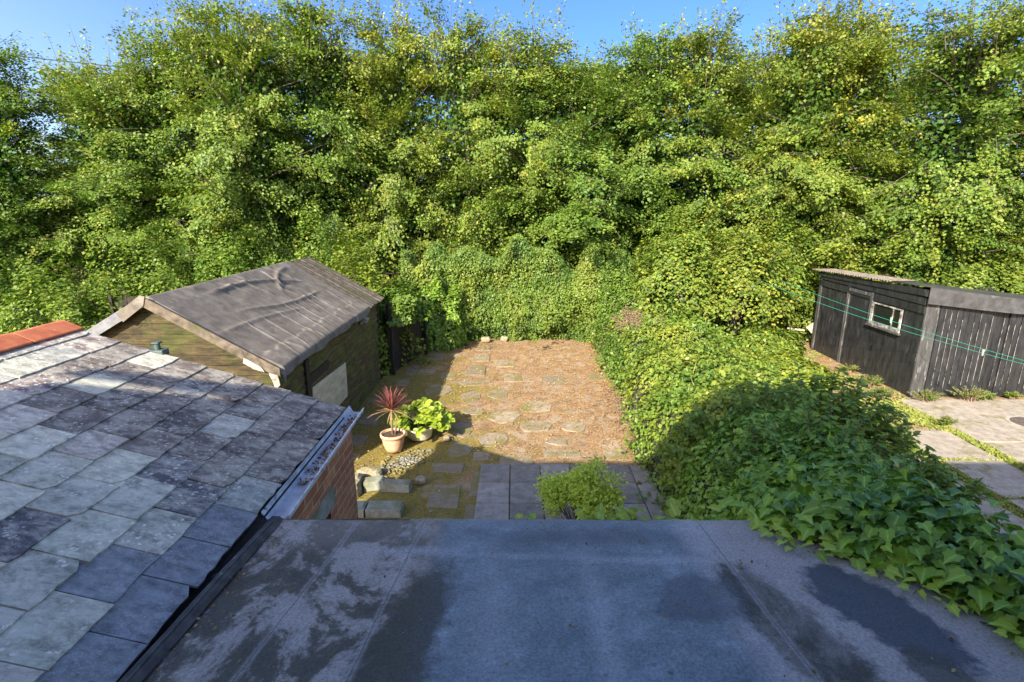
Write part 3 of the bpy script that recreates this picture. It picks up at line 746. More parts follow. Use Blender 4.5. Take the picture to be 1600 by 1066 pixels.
# ------------------------------------------------------------------ timber shed
def timber_shed():
    r = empty('timber_shed', 'weathered timber shed with a wrinkled brown felt roof beside the left of the yard', 'shed', (-5, 9.8, 0))
    XL, XR_, Y0, Y1 = -6.65, -3.42, 7.12, 12.9
    AX, AZ, EZ = -5.0, 3.05, 2.04
    XE = -3.26; XEL = -6.78
    # side wall boards, lapped
    mb = MB(); n = 13; hb = 1.98 / n
    for i in range(n):
        z0 = hb * i; ty = random.uniform(.8, 1.2)
        mb.prism([(XR_ - .03, Y0 + .02, z0), (XR_ + .026, Y0 + .02, z0), (XR_ - .004, Y0 + .02, z0 + hb - .012), (XR_ - .03, Y0 + .02, z0 + hb - .004)], (0, Y1 - Y0 - .04, 0))
    part(mb, 'side_wall', 'shed_wood', r)
    mb = MB()
    mb.box((XL, Y0 + .03, 0), (XL + .03, Y1, 1.95)); mb.box((XL + .03, Y1 - .03, 0), (XR_ - .03, Y1, 2.0))
    part(mb, 'rear_wall', 'dark_wood', r)
    # gable boards, clipped to the roof slope
    mb = MB(); n = 20; hb = 3.0 / n
    for i in range(n):
        z0, z1 = hb * i, hb * (i + 1) - .006
        def lim(z):
            if z <= 2.0: return (XL, XR_)
            k = (z - 2.0) / (2.98 - 2.0); k = min(k, .98)
            return (XL + (AX - XL) * k, XR_ + (AX - XR_) * k)
        a, b = lim(z0), lim(z1); off = random.uniform(0, .006)
        mb.prism([(a[0], Y0 - off, z0), (a[1], Y0 - off, z0), (b[1], Y0 - off + .012, z1), (b[0], Y0 - off + .012, z1)], (0, .03, 0))
    part(mb, 'gable_wall', 'gable_wood', r)
    for (x, y) in ((XR_ + .002, Y0 + .01), (XR_ + .002, Y1 - .07)):
        mb = MB(); mb.box((x - .05, y, 0), (x + .03, y + .08, 2.0)); part(mb, 'corner_post', 'dark_wood', r)
    # roof felt with wrinkles
    nu, nv = 420, 90
    def roofz(u, v, y, wr):
        # u 0 at ridge .. 1 at eave
        return AZ + (EZ - AZ) * u
    def wrinkle(x, y, u):
        w = 0.0
        V = Vector((x, y, 0))
        # long folds running across the slope
        def fold(px, py, qx, qy, amp, wd, bend=0.0):
            d = Vector((qx - px, qy - py)); L = d.length; d /= L
            e = Vector((x - px, y - py)); a = e.dot(d) / L
            if a < -.1 or a > 1.1: return 0
            b = e.x * -d.y + e.y * d.x - bend * math.sin(math.pi * max(0, min(1, a)))
            return amp * math.exp(-(b / wd) ** 2) * max(0, min(1, min((a + .1) * 5, (1.1 - a) * 5)))
        w += fold(-4.75, 8.3, -4.45, 10.9, .045, .035, .12)
        w += fold(-4.3, 8.3, -4.1, 10.9, .030, .03, -.10)
        w += fold(-4.4, 9.9, -4.85, 11.2, .030, .045, .10)
        w += fold(-4.9, 9.2, -4.4, 9.5, .03, .03)
        w += fold(-4.9, 10.3, -4.5, 10.2, .03, .03)
        w += fold(-4.1, 7.3, -3.9, 9.6, .018, .03, .05)
        for k, yy in enumerate((7.9, 8.35, 8.9, 9.3, 9.7, 10.15, 10.6, 11.2)):
            w += fold(-4.15 + .1 * math.sin(k), yy + .1 * math.sin(k * 3), -3.3, yy - .18, .014, .025, .04)
        # boards telegraphing through, laps at the eave and across the back
        yb = y + .12 * (x + 4) + .05 * mnoise.noise(Vector((x * 1.5, y, 0)))
        w += .0035 * max(0, 1 - abs(((yb * 4.6 + .25 * math.sin(yb * 5)) % 1.0) - .5) * 6) * (0.35 + .65 * max(0, min(1, (y - 8.2)))) * (.5 + mnoise.noise(Vector((x * 1.1, y * 2.0, 5))))
        ks = .84 + .012 * math.sin(y * 7) + .01 * math.sin(y * 17)
        w += .016 / (1 + math.exp(-(u - ks) * 260))
        w += .012 / (1 + math.exp((y - 10.15 - .25 * (x + 4.3)) * 60))
        w += fold(-4.95, 8.0, -4.7, 8.5, .03, .03) + fold(-4.9, 8.7, -4.55, 9.05, .03, .025) + fold(-4.95, 10.6, -4.6, 10.9, .035, .03) + fold(-4.4, 10.0, -4.0, 10.5, .02, .03, -.1)
        w += fold(-3.55, 7.3, -3.30, 7.6, .03, .03) + fold(-3.5, 7.9, -3.28, 8.0, .025, .03) + fold(-3.5, 8.8, -3.28, 8.85, .02, .03)
        w += .010 * mnoise.noise(Vector((x * 2.2, y * 1.4, 3))) + .004 * mnoise.noise(Vector((x * 7, y * 5, 1)))
        return w
    mb = MB(); vs = []; ye = Y1 - 1.15
    cols = []
    for i in range(nu + 1):
        fy = i / nu
        row = []
        # left slope, ridge, right slope, then the turned-down edge
        pts = []
        for j in range(0, 9):
            u = 1 - j / 8; pts.append((AX + (XEL - AX) * u, u))
        for j in range(1, nv + 1):
            u = j / nv; pts.append((AX + (XE - AX) * u, u))
        for k, (x, u) in enumerate(pts):
            yf = ye - .12 * u + .5 * (1 - u) * 0
            y = (Y0 - .09) + (yf - (Y0 - .09)) * fy
            sag = -.03 * math.sin(math.pi * u) if k > 8 else 0
            z = roofz(u, 0, y, 1) + (wrinkle(x, y, u) if k > 8 else 0) + sag + .03
            if fy < .012: z -= .085
            row.append((x, y, z))
        x, y, z = row[-1]
        row.append((x + .03, y, z - .035)); row.append((x + .034 + .012 * math.sin(y * 9), y, z - .13 + .02 * math.sin(y * 5)))
        vs += row; m_ = len(row)
    fs = [(i * m_ + j, i * m_ + j + 1, (i + 1) * m_ + j + 1, (i + 1) * m_ + j) for i in range(nu) for j in range(m_ - 1)]
    mb.quadmesh(vs, fs)
    o = part(mb, 'roof_felt', 'shed_felt', r, smooth=True)
    # a second length of felt lapped under the first, further back; bare boards beyond
    mb = MB()
    for k in range(7):
        y = ye - .08 + .19 * k + random.uniform(0, .01)
        mb.prism([(AX, y, AZ + .0 - (.01 if k % 2 else 0)), (XE + random.uniform(-.05, .03), y, EZ - (.01 if k % 2 else 0)), (XE, y, EZ - .03), (AX, y, AZ - .03)], (0, .18, 0))
        mb.prism([(AX, y, AZ), (XEL, y, EZ), (XEL, y, EZ - .03), (AX, y, AZ - .03)], (0, .18, 0))
    part(mb, 'roof_boards', 'roof_board', r)
    # bargeboards
    for sx, xe, m_ in ((1, XE, 'roof_board'), (-1, XEL, 'slate_board')):
        mb = MB()
        mb.prism([(AX, Y0 - .10, AZ + .05), (xe, Y0 - .10, EZ + .05), (xe, Y0 - .10, EZ - .10), (AX, Y0 - .10, AZ - .10)], (0, -.022, 0))
        part(mb, 'bargeboard', m_, r)
    mb = MB()
    mb.prism([(AX - .38, Y0 - .125, AZ - .19), (AX - .02, Y0 - .125, AZ + .06), (AX + .05, Y0 - .125, AZ + .05), (AX + .01, Y0 - .125, AZ - .08), (AX - .30, Y0 - .125, AZ - .30)], (0, -.01, 0))
    part(mb, 'apex_flashing', 'shed_felt', r)
    mb = MB()      # torn pale eave end where the felt has come away
    mb.prism([(-3.72, Y0 - .13, 2.25), (-3.50, Y0 - .13, 2.12), (-3.46, Y0 - .13, 2.05), (-3.60, Y0 - .13, 2.09), (-3.74, Y0 - .13, 2.18)], (0, -.02, 0))
    mb.prism([(-3.4, Y0 - .14, 2.03), (-3.28, Y0 - .14, 2.00), (-3.26, Y0 - .14, 1.86), (-3.33, Y0 - .14, 1.80), (-3.36, Y0 - .14, 1.92)], (0, -.015, 0))
    part(mb, 'broken_eave_board', 'white_worn', r)
    # pale board fixed over the opening
    mb = MB(); mb.prism([(XR_ + .03, 8.32, .55), (XR_ + .03, 10.08, .55), (XR_ + .03, 10.12, 1.24), (XR_ + .03, 8.36, 1.33)], (.018, 0, 0))
    part(mb, 'cover_board', 'pale_board', r)
    mb = MB(); mb.box((XR_ + .02, 8.16, .2), (XR_ + .05, 8.30, 1.85)); mb.box((XR_ + .02, 8.3, 1.40), (XR_ + .042, 9.2, 1.56))
    part(mb, 'door_frame', 'dark_wood', r)
    # floodlight
    mb = MB(); mb.box((XR_ + .02, 11.33, 1.72), (XR_ + .06, 11.43, 1.86)); mb.prism([(XR_ + .06, 11.30, 1.80), (XR_ + .16, 11.30, 1.76), (XR_ + .20, 11.30, 1.84), (XR_ + .10, 11.30, 1.90)], (0, .20, 0))
    fl = part(mb, 'floodlight', 'lamp_grey', r, bevel=.006)
timber_shed()

def fence(name, label, a, b, h0, h1, m, bw=.12, base=0.0):
    a = Vector((*a, base)); b = Vector((*b, base)); d = b - a; L = d.length; d.normalize(); nx = Vector((-d.y, d.x, 0))
    r = empty(name, label, 'fence', a)
    mb = MB(); k = int(L / bw)
    for i in range(k):
        p = a + d * (bw * i + .003); q = a + d * (bw * (i + 1) - .006); h = h0 + (h1 - h0) * i / k + random.uniform(-.02, .02); off = nx * random.uniform(0, .01)
        mb.prism([p + off, q + off, q + off + Vector((0, 0, h)), p + off + Vector((0, 0, h))], nx * .018)
    part(mb, 'board_panel', m, r)
    for z in (.4, h0 - .3):
        mb = MB(); mb.prism([a - nx * .05 + Vector((0, 0, z)), b - nx * .05 + Vector((0, 0, z)), b - nx * .05 + Vector((0, 0, z + .07)), a - nx * .05 + Vector((0, 0, z + .07))], nx * .045)
        part(mb, 'rail', m, r)
    n = max(1, round(L / 1.9))
    for i in range(n + 1):
        p = a + d * (L * i / n); h = h0 + (h1 - h0) * i / n + .06
        mb = MB(); mb.prism([p - d * .04 - nx * .14, p + d * .04 - nx * .14, p + d * .04 - nx * .06, p - d * .04 - nx * .06], (0, 0, h)); part(mb, 'post', m, r)
fence('timber_fence', 'dark upright board fence with shade put into its colour behind the timber shed', (-10.9, 14.2), (-6.9, 13.9), 1.85, 1.85, 'dark_wood')
fence('timber_fence', 'short dark fence panel closing the gap past the far end of the timber shed', (-3.25, 13.15), (-2.72, 15.1), 1.85, 1.65, 'dark_wood', .15)

# ------------------------------------------------------------------ black shed next door
def black_shed():
    r = empty('black_shed', 'black painted shed with a small worn window in the yard next door', 'shed', (11, 13.6, 0))
    X0, X1, Y0, Y1 = 9.10, 14.2, 11.6, 15.75
    def zt(x, y): return 2.52 - .115 * (x - X0) - .035 * (y - Y0)
    # front wall of vertical boards
    mb = MB(); x = X0 + .30; i = 0
    while x < X1 - .01:
        w = .132; off = 0 if i % 7 else -.012
        if abs(x - 10.75) < .2: off = .03
        mb.prism([(x + .004, Y0 + off, 0), (x + w - .004, Y0 + off, 0), (x + w - .004, Y0 + off, zt(x, Y0) - .25), (x + .004, Y0 + off, zt(x, Y0) - .25)], (0, .03, 0))
        x += w; i += 1
    part(mb, 'front_wall', 'black_paint', r)
    mb = MB(); x = X0 + .30; i = 0
    while x < X1 - .05:     # pale lines where paint has worn off the board edges
        if (i * 7) % 5 != 0:
            mb.box((x - .006, Y0 - .015, .12 + .25 * random.random()), (x + .005, Y0 - .013, zt(x, Y0) - .35 - .3 * random.random()))
        x += .132; i += 1
    part(mb, 'board_joints', 'joint', r)
    mb = MB(); mb.box((X0 + .002, Y0 + .04, 0), (X1, Y0 + .05, 1.9)); part(mb, 'inner_lining', 'dark_void', r)
    mb = MB(); mb.box((X0 - .02, Y0 - .02, 0), (X0 + .28, Y0 + .03, 2.28)); part(mb, 'corner_post', 'black_worn', r, bevel=.01)
    # left wall: smooth panel near, boards far
    mb = MB(); mb.prism([(X0 - .022, Y0 + .035, 0), (X0 - .022, 14.3, 0), (X0 - .022, 14.3, 2.2), (X0 - .022, Y0 + .035, 2.2)], (.03, 0, 0))
    part(mb, 'side_panel', 'black_paint', r)
    mb = MB(); y = 14.42
    while y < Y1:
        mb.box((X0 - .02, y + .004, 0), (X0 + .01, y + .126, 2.25)); y += .13
    part(mb, 'side_boards', 'black_paint', r)
    for y in (14.31, 15.66):
        mb = MB(); mb.box((X0 - .05, y, 0), (X0 + .02, y + .10, 2.3)); part(mb, 'side_post', 'black_worn', r)
    mb = MB()
    for k, z in enumerate((1.93, 2.13)):
        mb.prism([(X0 - .035 - .012 * k, Y0, z), (X0 - .035 - .012 * k, Y1, z + .03), (X0 - .035 - .012 * k, Y1, z + .19), (X0 - .035 - .012 * k, Y0, z + .17)], (-.02, 0, 0))
    mb.prism([(X0 - .08, Y0 - .1, 2.33), (X0 - .08, Y1 + .1, 2.24), (X0 - .08, Y1 + .1, 2.36), (X0 - .08, Y0 - .1, 2.48)], (-.02, 0, 0))
    part(mb, 'side_fascia', 'black_paint', r)
    mb = MB(); mb.box((X0, Y1 - .03, 0), (X1, Y1, 1.9)); mb.box((X1 - .03, Y0 + .06, 0), (X1, Y1 - .04, 1.8)); part(mb, 'rear_wall', 'dark_wood', r)
    # window
    wy0, wy1, wz0, wz1 = 12.22, 13.32, 1.34, 1.90
    mb = MB(); X = X0 - .045
    mb.box((X - .03, wy0, wz0), (X, wy1, wz0 + .09)); mb.box((X - .03, wy0, wz1 - .03), (X, wy1, wz1))
    mb.box((X - .03, wy0, wz0 + .09), (X, wy0 + .06, wz1 - .03)); mb.box((X - .03, wy1 - .08, wz0 + .09), (X, wy1, wz1 - .03)); 
    w_ = part(mb, 'window', 'window_paint', r, bevel=.004)
    mb = MB(); mb.box((X - .075, wy0 - .05, wz0 - .04), (X, wy1 + .06, wz0 - .003)); mb.build('sill', 'black_worn', w_)
    mb = MB(); mb.box((X + .002, wy0 + .06, wz0 + .09), (X + .012, wy1 - .08, wz1 - .03)); mb.build('pane', 'glass', w_)
    mb = MB(); mb.box((X - .02, 12.52, wz0 + .09), (X - .004, 12.545, wz1 - .03)); mb.build('glazing_bar', 'window_paint', w_)
    mb = MB(); X -= .004
    mb.box((X - .02, wy1 + .002, wz0 - .1), (X + .03, wy1 + .09, wz1 + .22)); mb.box((X - .02, wy1 + .09, wz1 + .12), (X + .02, 14.3, wz1 + .20))
    part(mb, 'window_trim', 'black_worn', r)
    # roof and front fascia
    mb = MB(); nu, nv = 50, 14; vs = []; w = Wob(8, 1.6)
    for i in range(nu + 1):
        x = X0 - .12 + (X1 + .15 - X0) * i / nu
        for j in range(nv + 1):
            y = Y0 - .14 + (Y1 + .28 - Y0) * j / nv
            vs.append((x, y, zt(x, y) + .01 * float(w(x, y))))
    m_ = nv + 1
    fs = [(i * m_ + j, i * m_ + j + 1, (i + 1) * m_ + j + 1, (i + 1) * m_ + j) for i in range(nu) for j in range(nv)]
    mb.quadmesh(vs, fs)
    o = part(mb, 'roof', 'black_felt', r, smooth=True)
    mb = MB(); vs = []; rows_ = 6
    for i in range(nu + 1):
        x = X0 - .12 + (X1 + .15 - X0) * i / nu; t0 = zt(x, Y0 - .14) + .01 * float(w(x, Y0 - .14)) + .003
        for k in range(rows_):
            q = k / (rows_ - 1); fold = .035 * math.exp(-((x - 10.9 - .6 * (1 - q)) / .25) ** 2) * q + .012 * math.sin(x * 3.1) * q
            vs.append((x, Y0 - .145 - fold, t0 - q * (.36 - .05 * (x - X0) / 3)))
    fs = [(i * rows_ + j, i * rows_ + j + 1, (i + 1) * rows_ + j + 1, (i + 1) * rows_ + j) for i in range(nu) for j in range(rows_ - 1)]
    mb.quadmesh(vs, fs); part(mb, 'front_fascia', 'black_felt', r, smooth=True)
    # corrugated edge at the back left of the roof
    mb = MB(); vs = []; n = 120
    for i in range(n + 1):
        y = 12.6 + 3.5 * i / n
        for a in (-.18, .5): vs.append((X0 + a, y, zt(X0, y) + .03 + .016 * math.sin(y * 60)))
    mb.quadmesh(vs, [(2 * i, 2 * i + 1, 2 * i + 3, 2 * i + 2) for i in range(n)])
    part(mb, 'corrugated_sheet', 'metal_sheet', r, smooth=True)
black_shed()

def lean_panel():
    mb = MB(); mb.prism([(8.95, 16.0, .62), (9.42, 15.55, 0.02), (9.44, 15.6, 1.22)], (.02, .02, 0))
    mb.prism([(8.90, 15.95, .50), (8.5, 16.25, .50), (8.5, 16.25, .55), (8.90, 15.95, .55)], (0, .03, 0))
    o = mb.build('leaning_panel', 'white_worn'); tag(o, 'white triangular corner of a panel leaning against the far end of the black shed', 'panel')
lean_panel()

# ------------------------------------------------------------------ trees
def make_tree_meshes(seed, h=10.0, rad=2.1, nb=120, per=540, tops=44):
    g = np.random.default_rng(seed)
    P = []; N = []; D = []; S = []; C0 = []; C1 = []
    wood = MB()
    # leaning tapered trunk, forked
    tp = [Vector((0, 0, -.1))]; x = y = 0
    for k in range(1, 9):
        x += g.uniform(-.12, .12); y += g.uniform(-.12, .12); tp.append(Vector((x, y, h * .92 * k / 8)))
    wood.tube(tp, [.17 * (1 - .85 * k / 8) + .01 for k in range(9)], 8)
    pocket = Wob(seed + 400, 1.6)
    def trunk(z):
        k = min(7.999, max(0, z / (h * .92) * 8)); i = int(k); return tp[i].lerp(tp[i + 1], k - i)
    for b in range(nb):
        z = h * (.06 + .90 * (b + g.uniform(0, 1)) / nb); th = b * 2.399 + g.uniform(-.4, .4)
        s = z / h
        if pocket(math.cos(th) * 1.4, math.sin(th) * 1.4, z * .6) < -.80: continue
        env = rad * (1.0 + .12 * math.sin(3 * th + seed) - (.0 if s < .62 else (s - .62) * 1.9))
        far = g.uniform(.55, 1.08) * env
        d = np.array([math.cos(th), math.sin(th), 0.0])
        tipz = z + g.uniform(-.25, .35) + (.5 if s > .75 else 0)
        base = trunk(max(.3, z - .45 * far))
        c = np.array([base.x, base.y, 0]) + d * far * .62; c[2] = tipz
        big = float(np.exp(g.normal(0, .28))); L = (far * g.uniform(.5, .7) + .2) * big; W = g.uniform(.42, .72) * big; slope = g.uniform(-.25, .75) if s < .7 else g.uniform(-1.1, .2); droop = g.uniform(.05, .5); tl = g.normal(size=3) * .28; tk = g.uniform(.05, .2)
        end = Vector(c + d * L * .6 - np.array([0, 0, droop * .5]))
        mid = base.lerp(end, .5) + Vector((0, 0, .2))
        wood.tube([base, mid, end], [.045 * (1 - s * .5), .026, .007], 5)
        n = int(per * g.uniform(.6, 1.2) * big * (1 if s < .8 else .7))
        # leaves sit on a handful of twigs fanned out in the layer
        tw = 13
        sd = np.array([-d[1], d[0], 0.0])
        for q in range(tw):
            a0 = g.uniform(-.5, .9); sgn = 1 if q % 2 else -1
            st = c + d * L * a0 * .7
            dirv = d * g.uniform(.5, 1.1) + sd * sgn * g.uniform(.15, .75) + np.array([0, 0, g.uniform(-.2, .25)])
            dirv += tl; dirv[2] -= slope * max(0, dirv @ d); dirv /= np.linalg.norm(dirv)
            ll = W * g.uniform(.9, 1.9)
            m = n // tw
            u = g.uniform(0, 1, m)
            p = st + dirv[None] * (u * ll)[:, None] + g.normal(size=(m, 3)) * np.array([.085, .085, .05 + tk * .35])
            r2 = np.linalg.norm(p[:, :2] - c[:2], axis=1)
            p[:, 2] -= droop * r2 ** 2 * .45
            P.append(p)
            N.append(np.array([0, 0, .6]) + d * (.35 + .5 * slope) + tl * .6 + g.normal(size=3) * .25 + g.normal(size=(m, 3)) * .30)
            D.append(dirv[None] + g.normal(size=(m, 3)) * .45 + np.array([0, 0, -.25]))
            S.append(g.uniform(.065, .12, m))
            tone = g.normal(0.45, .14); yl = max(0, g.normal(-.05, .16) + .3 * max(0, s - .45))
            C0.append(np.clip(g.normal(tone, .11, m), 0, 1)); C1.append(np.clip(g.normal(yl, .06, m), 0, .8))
            if q < 4: wood.tube([st, st + dirv * ll], [.008, .003], 3)
    # thin upright whips with sparse leaves
    for k in range(tops):
        th = g.uniform(0, 6.28); rr = g.uniform(.1, 1.0) * rad * .8; z0 = h * g.uniform(.80, .93)
        a = np.array([trunk(z0).x + math.cos(th) * rr * .7, trunk(z0).y + math.sin(th) * rr * .7, z0])
        tip = a + np.array([math.cos(th) * g.uniform(0, .7), math.sin(th) * g.uniform(0, .7), g.uniform(.7, 2.5)])
        wood.tube([a, (a + tip) / 2 + g.normal(size=3) * .06, tip], [.012, .008, .003], 4)
        m = g.integers(40, 90); u = g.uniform(0, 1, m) ** 1.2
        P.append(a + (tip - a)[None] * u[:, None] + g.normal(size=(m, 3)) * (.24 * (1.1 - u))[:, None])
        N.append(g.normal(size=(m, 3)) + np.array([0, -.3, .4])); D.append(g.normal(size=(m, 3)) + np.array([0, 0, .2]))
        S.append(g.uniform(.07, .11, m)); C0.append(g.uniform(.3, .9, m)); C1.append(np.clip(g.normal(.12, .15, m), 0, 1))
    # inner fill
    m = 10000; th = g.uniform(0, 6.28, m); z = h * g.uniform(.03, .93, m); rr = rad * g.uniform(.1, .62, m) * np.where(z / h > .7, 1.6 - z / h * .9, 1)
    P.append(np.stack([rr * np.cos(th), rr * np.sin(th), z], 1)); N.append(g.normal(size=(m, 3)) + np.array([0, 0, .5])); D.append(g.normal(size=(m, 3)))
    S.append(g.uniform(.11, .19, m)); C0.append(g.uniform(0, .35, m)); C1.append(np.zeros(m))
    P = np.concatenate(P); N = np.concatenate(N); D = np.concatenate(D); S = np.concatenate(S)
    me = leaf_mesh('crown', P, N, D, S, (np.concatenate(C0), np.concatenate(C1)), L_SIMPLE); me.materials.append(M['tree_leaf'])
    wm = bpy.data.meshes.new('trunk'); wm.from_pydata(wood.v, [], wood.f); wm.materials.append(M['bark'])
    return me, wm

TREES = [make_tree_meshes(s, 10.0, 2.15 + .1 * (s % 3)) for s in (21, 22, 23, 24, 25)]
TG = 'tall broadleaf trees grown into a hedge across the back'
def place_tree(x, y, h, var, rz, label, sxy=1.0, group=TG):
    o = empty('hedgerow_tree', label, 'tree', (x, y, 0), group)
    o.rotation_euler.z = rz; s = h / 10.0; o.scale = (sxy, sxy, s)
    me, wm = TREES[var % 5]
    a = bpy.data.objects.new('trunk', wm); b = bpy.data.objects.new('crown', me)
    for q in (a, b): COL.objects.link(q); q.parent = o
FRONT = [
    (-18.2, 17.6, 8.7, 'leafy tree at the far left edge of the back hedge, cut by the picture edge'),
    (-15.9, 17.9, 8.5, 'lower tree near the left edge where the overhead cable enters'),
    (-13.4, 18.6, 8.4, 'low rounded tree just left of the first dip in the skyline'),
    (-11.2, 19.2, 9.3, 'tree with thin leafy whips above the red ridge tile'),
    (-8.8, 19.3, 10.0, 'tall tree rising behind the dark fence left of the timber shed'),
    (-6.5, 19.5, 10.6, 'tallest yellow-green tree directly behind the timber shed ridge'),
    (-4.2, 19.7, 10.4, 'dense tree behind the far end of the timber shed roof'),
    (-2.0, 19.8, 10.5, 'tall tree behind the short dark fence panel'),
    (0.3, 20.0, 9.6, 'tree above the left part of the ivy-covered back wall'),
    (2.4, 20.0, 8.8, 'lower tree at the widest gap of blue sky above the back wall'),
    (4.6, 19.8, 9.7, 'tree with dark hollow right of the back wall'),
    (6.9, 19.4, 9.5, 'tree behind the clothes line end, yellowing at the top'),
    (9.1, 18.9, 9.7, 'tree rising behind the left corner of the black shed'),
    (11.3, 18.4, 9.8, 'pale leaved tree behind the middle of the black shed roof'),
    (13.6, 18.0, 9.9, 'pale leaved tree behind the right end of the black shed'),
    (15.8, 17.6, 8.5, 'shorter tree at the right edge of the back hedge'),
    (18.2, 17.2, 8.2, 'tree beyond the right edge with only its side branches in view')]
rr = random.Random(3)
for i, (x, y, h, lb) in enumerate(FRONT):
    place_tree(x + rr.uniform(-.3, .3), y + rr.uniform(-.8, .9), h * rr.uniform(.93, 1.0), i * 2, rr.uniform(0, 6.28), lb, rr.uniform(.95, 1.12))
BACKL = ['second-row tree far left behind the hedge', 'second-row tree left of the timber shed', 'second-row tree showing through the gaps over the shed roof', 'second-row tree behind the back wall ivy', 'second-row tree in the gap right of centre', 'second-row tree behind the black shed', 'second-row tree far right behind the hedge']
for i, x in enumerate((-17, -11.5, -6, -.6, 4.8, 10.2, 15.6)):
    place_tree(x + rr.uniform(-.4, .4), 24.2 + rr.uniform(-.3, .5), 9.5, i + 1, rr.uniform(0, 6.28), BACKL[i], 1.45, 'second row of trees')

# low understorey bushes in front of the trunks
def bush_mesh(seed, n=9000, size=(.06, .1), yl=.0):
    g = np.random.default_rng(seed); w = Wob(seed, 3.0)
    u = nrm(g.normal(size=(n, 3))); u[:, 2] = np.abs(u[:, 2]) * 1.0
    rr_ = 1 + .24 * w(u[:, 0] * 2, u[:, 1] * 2, u[:, 2] * 2) - np.abs(g.normal(size=n)) * .10
    P = u * rr_[:, None]
    N = u * .7 + np.array([0, 0, .55]) + g.normal(size=(n, 3)) * .4
    D = g.normal(size=(n, 3)) * .7 + u * .5 + np.array([0, 0, -.3])
    tone = .45 + .2 * w(P[:, 0] * 4, P[:, 1] * 4, P[:, 2] * 4)
    return P, N, D, g.uniform(*size, n), (tone + g.normal(size=n) * .18, np.clip(yl + .16 * g.normal(size=n), 0, 1))
def bush(name, label, cat, loc, sc, seed, n, size, m, tmpl, yl=0.0, group=None, lift=0.0):
    r = empty(name, label, cat, loc, group)
    P, N, D, S, C = bush_mesh(seed, n, size, yl)
    P = P * np.array(sc); P[:, 2] += lift
    if lift:
        k = P[:, 2] < lift + .4; P[k, 2] -= np.abs(np.random.default_rng(seed).normal(0, .25, int(k.sum())))
    leaf_obj('foliage', m, r, P, N, D, S, C, tmpl)
    mb = MB(); g = random.Random(seed)
    for k in range(12):
        a = g.uniform(0, 6.28); q = g.uniform(.3, .8)
        mb.tube([(0, 0, -.05), (math.cos(a) * q * sc[0] * .4, math.sin(a) * q * sc[1] * .4, lift + sc[2] * .35), (math.cos(a) * q * sc[0], math.sin(a) * q * sc[1], lift + sc[2] * g.uniform(.6, .85))], [.03, .018, .006], 5)
    mb.build('stems', 'bark', r)
    return r
UG = 'undergrowth bushes under the tree row'
UL = [(-15.5, 15.9, (1.7, 1.3, 3.0), 'big leafy bush at the left edge below the trees'), (-12.3, 14.0, (1.6, 1.2, 2.4), 'bush left of the dark fence'), (-10.6, 15.5, (1.6, 1.3, 2.7), 'bush overhanging the dark fence'), (-8.2, 15.6, (1.5, 1.3, 2.9), 'bush behind the left slope of the timber shed'),
      (-5.9, 16.6, (1.6, 1.5, 3.3), 'light green bush right behind the shed ridge end'), (-4.2, 14.3, (1.25, 1.45, 3.0), 'bush tumbling over the bare boards at the back of the shed'), (5.6, 18.0, (1.5, 1.2, 3.1), 'bush right of the back wall ivy'), (7.9, 17.9, (1.6, 1.3, 3.3), 'bush behind the clothes line'),
      (10.3, 17.8, (1.7, 1.2, 3.1), 'bush over the left end of the black shed roof'), (12.9, 17.5, (1.8, 1.2, 3.0), 'bush behind the black shed roof'), (15.4, 16.9, (1.7, 1.3, 3.0), 'bush at the right edge behind the black shed')]
UL += [(4.9, 16.0, (1.3, 1.4, 2.1), 'bush overhanging the ivy bank right of the bare yard'), (6.6, 15.7, (1.5, 1.6, 2.0), 'yellowing bush hanging over the far ivy bank'), (8.3, 16.9, (1.1, 1.0, 2.0), 'bush pressed against the far corner of the black shed'), (-1.0, 18.9, (1.5, .8, 3.9), 'bush drooping over the left top of the ivy-covered wall'), (2.2, 19.0, (1.8, .8, 4.0), 'bush drooping over the middle of the ivy-covered wall')]
for i, (x, y, sc, lb) in enumerate(UL):
    bush('bush', lb, 'bush', (x, y, 0), sc, 60 + i, 9500, (.08, .125), 'tree_leaf', L_SIMPLE, .12 if 'yellowing' in lb else .0, UG, 1.5 if i in (11, 12, 13) else 0.0)

# ------------------------------------------------------------------ ivy and shrubs between the yards
xl_pts = ([0, .9, 1.56, 1.85, 2.08, 2.32, 2.62, 3.2, 4.5, 6, 8, 10, 12.5, 15, 17.5, 20], [2.45, 2.2, 1.98, 1.88, 1.80, 1.52, 1.28, 1.38, 1.9, 2.12, 2.25, 2.42, 2.5, 2.55, 2.65, 2.7])
xr_pts = ([0, 2.5, 4, 6, 8, 10, 12, 13.5, 17.5, 20], [2.70, 2.75, 3.6, 4.8, 5.7, 6.1, 6.3, 6.3, 6.4, 7.0])
tz_pts = ([0, 1.5, 2.5, 3.2, 4.2, 6, 8, 10, 13, 15.5, 17.5, 20], [2.80, 2.72, 2.60, 2.40, 2.10, 1.70, 1.35, 1.15, 1.1, 1.25, 2.1, 2.5])
WA, WB, WC = Wob(31, 1.5), Wob(32, 3.6), Wob(33, 8.0)
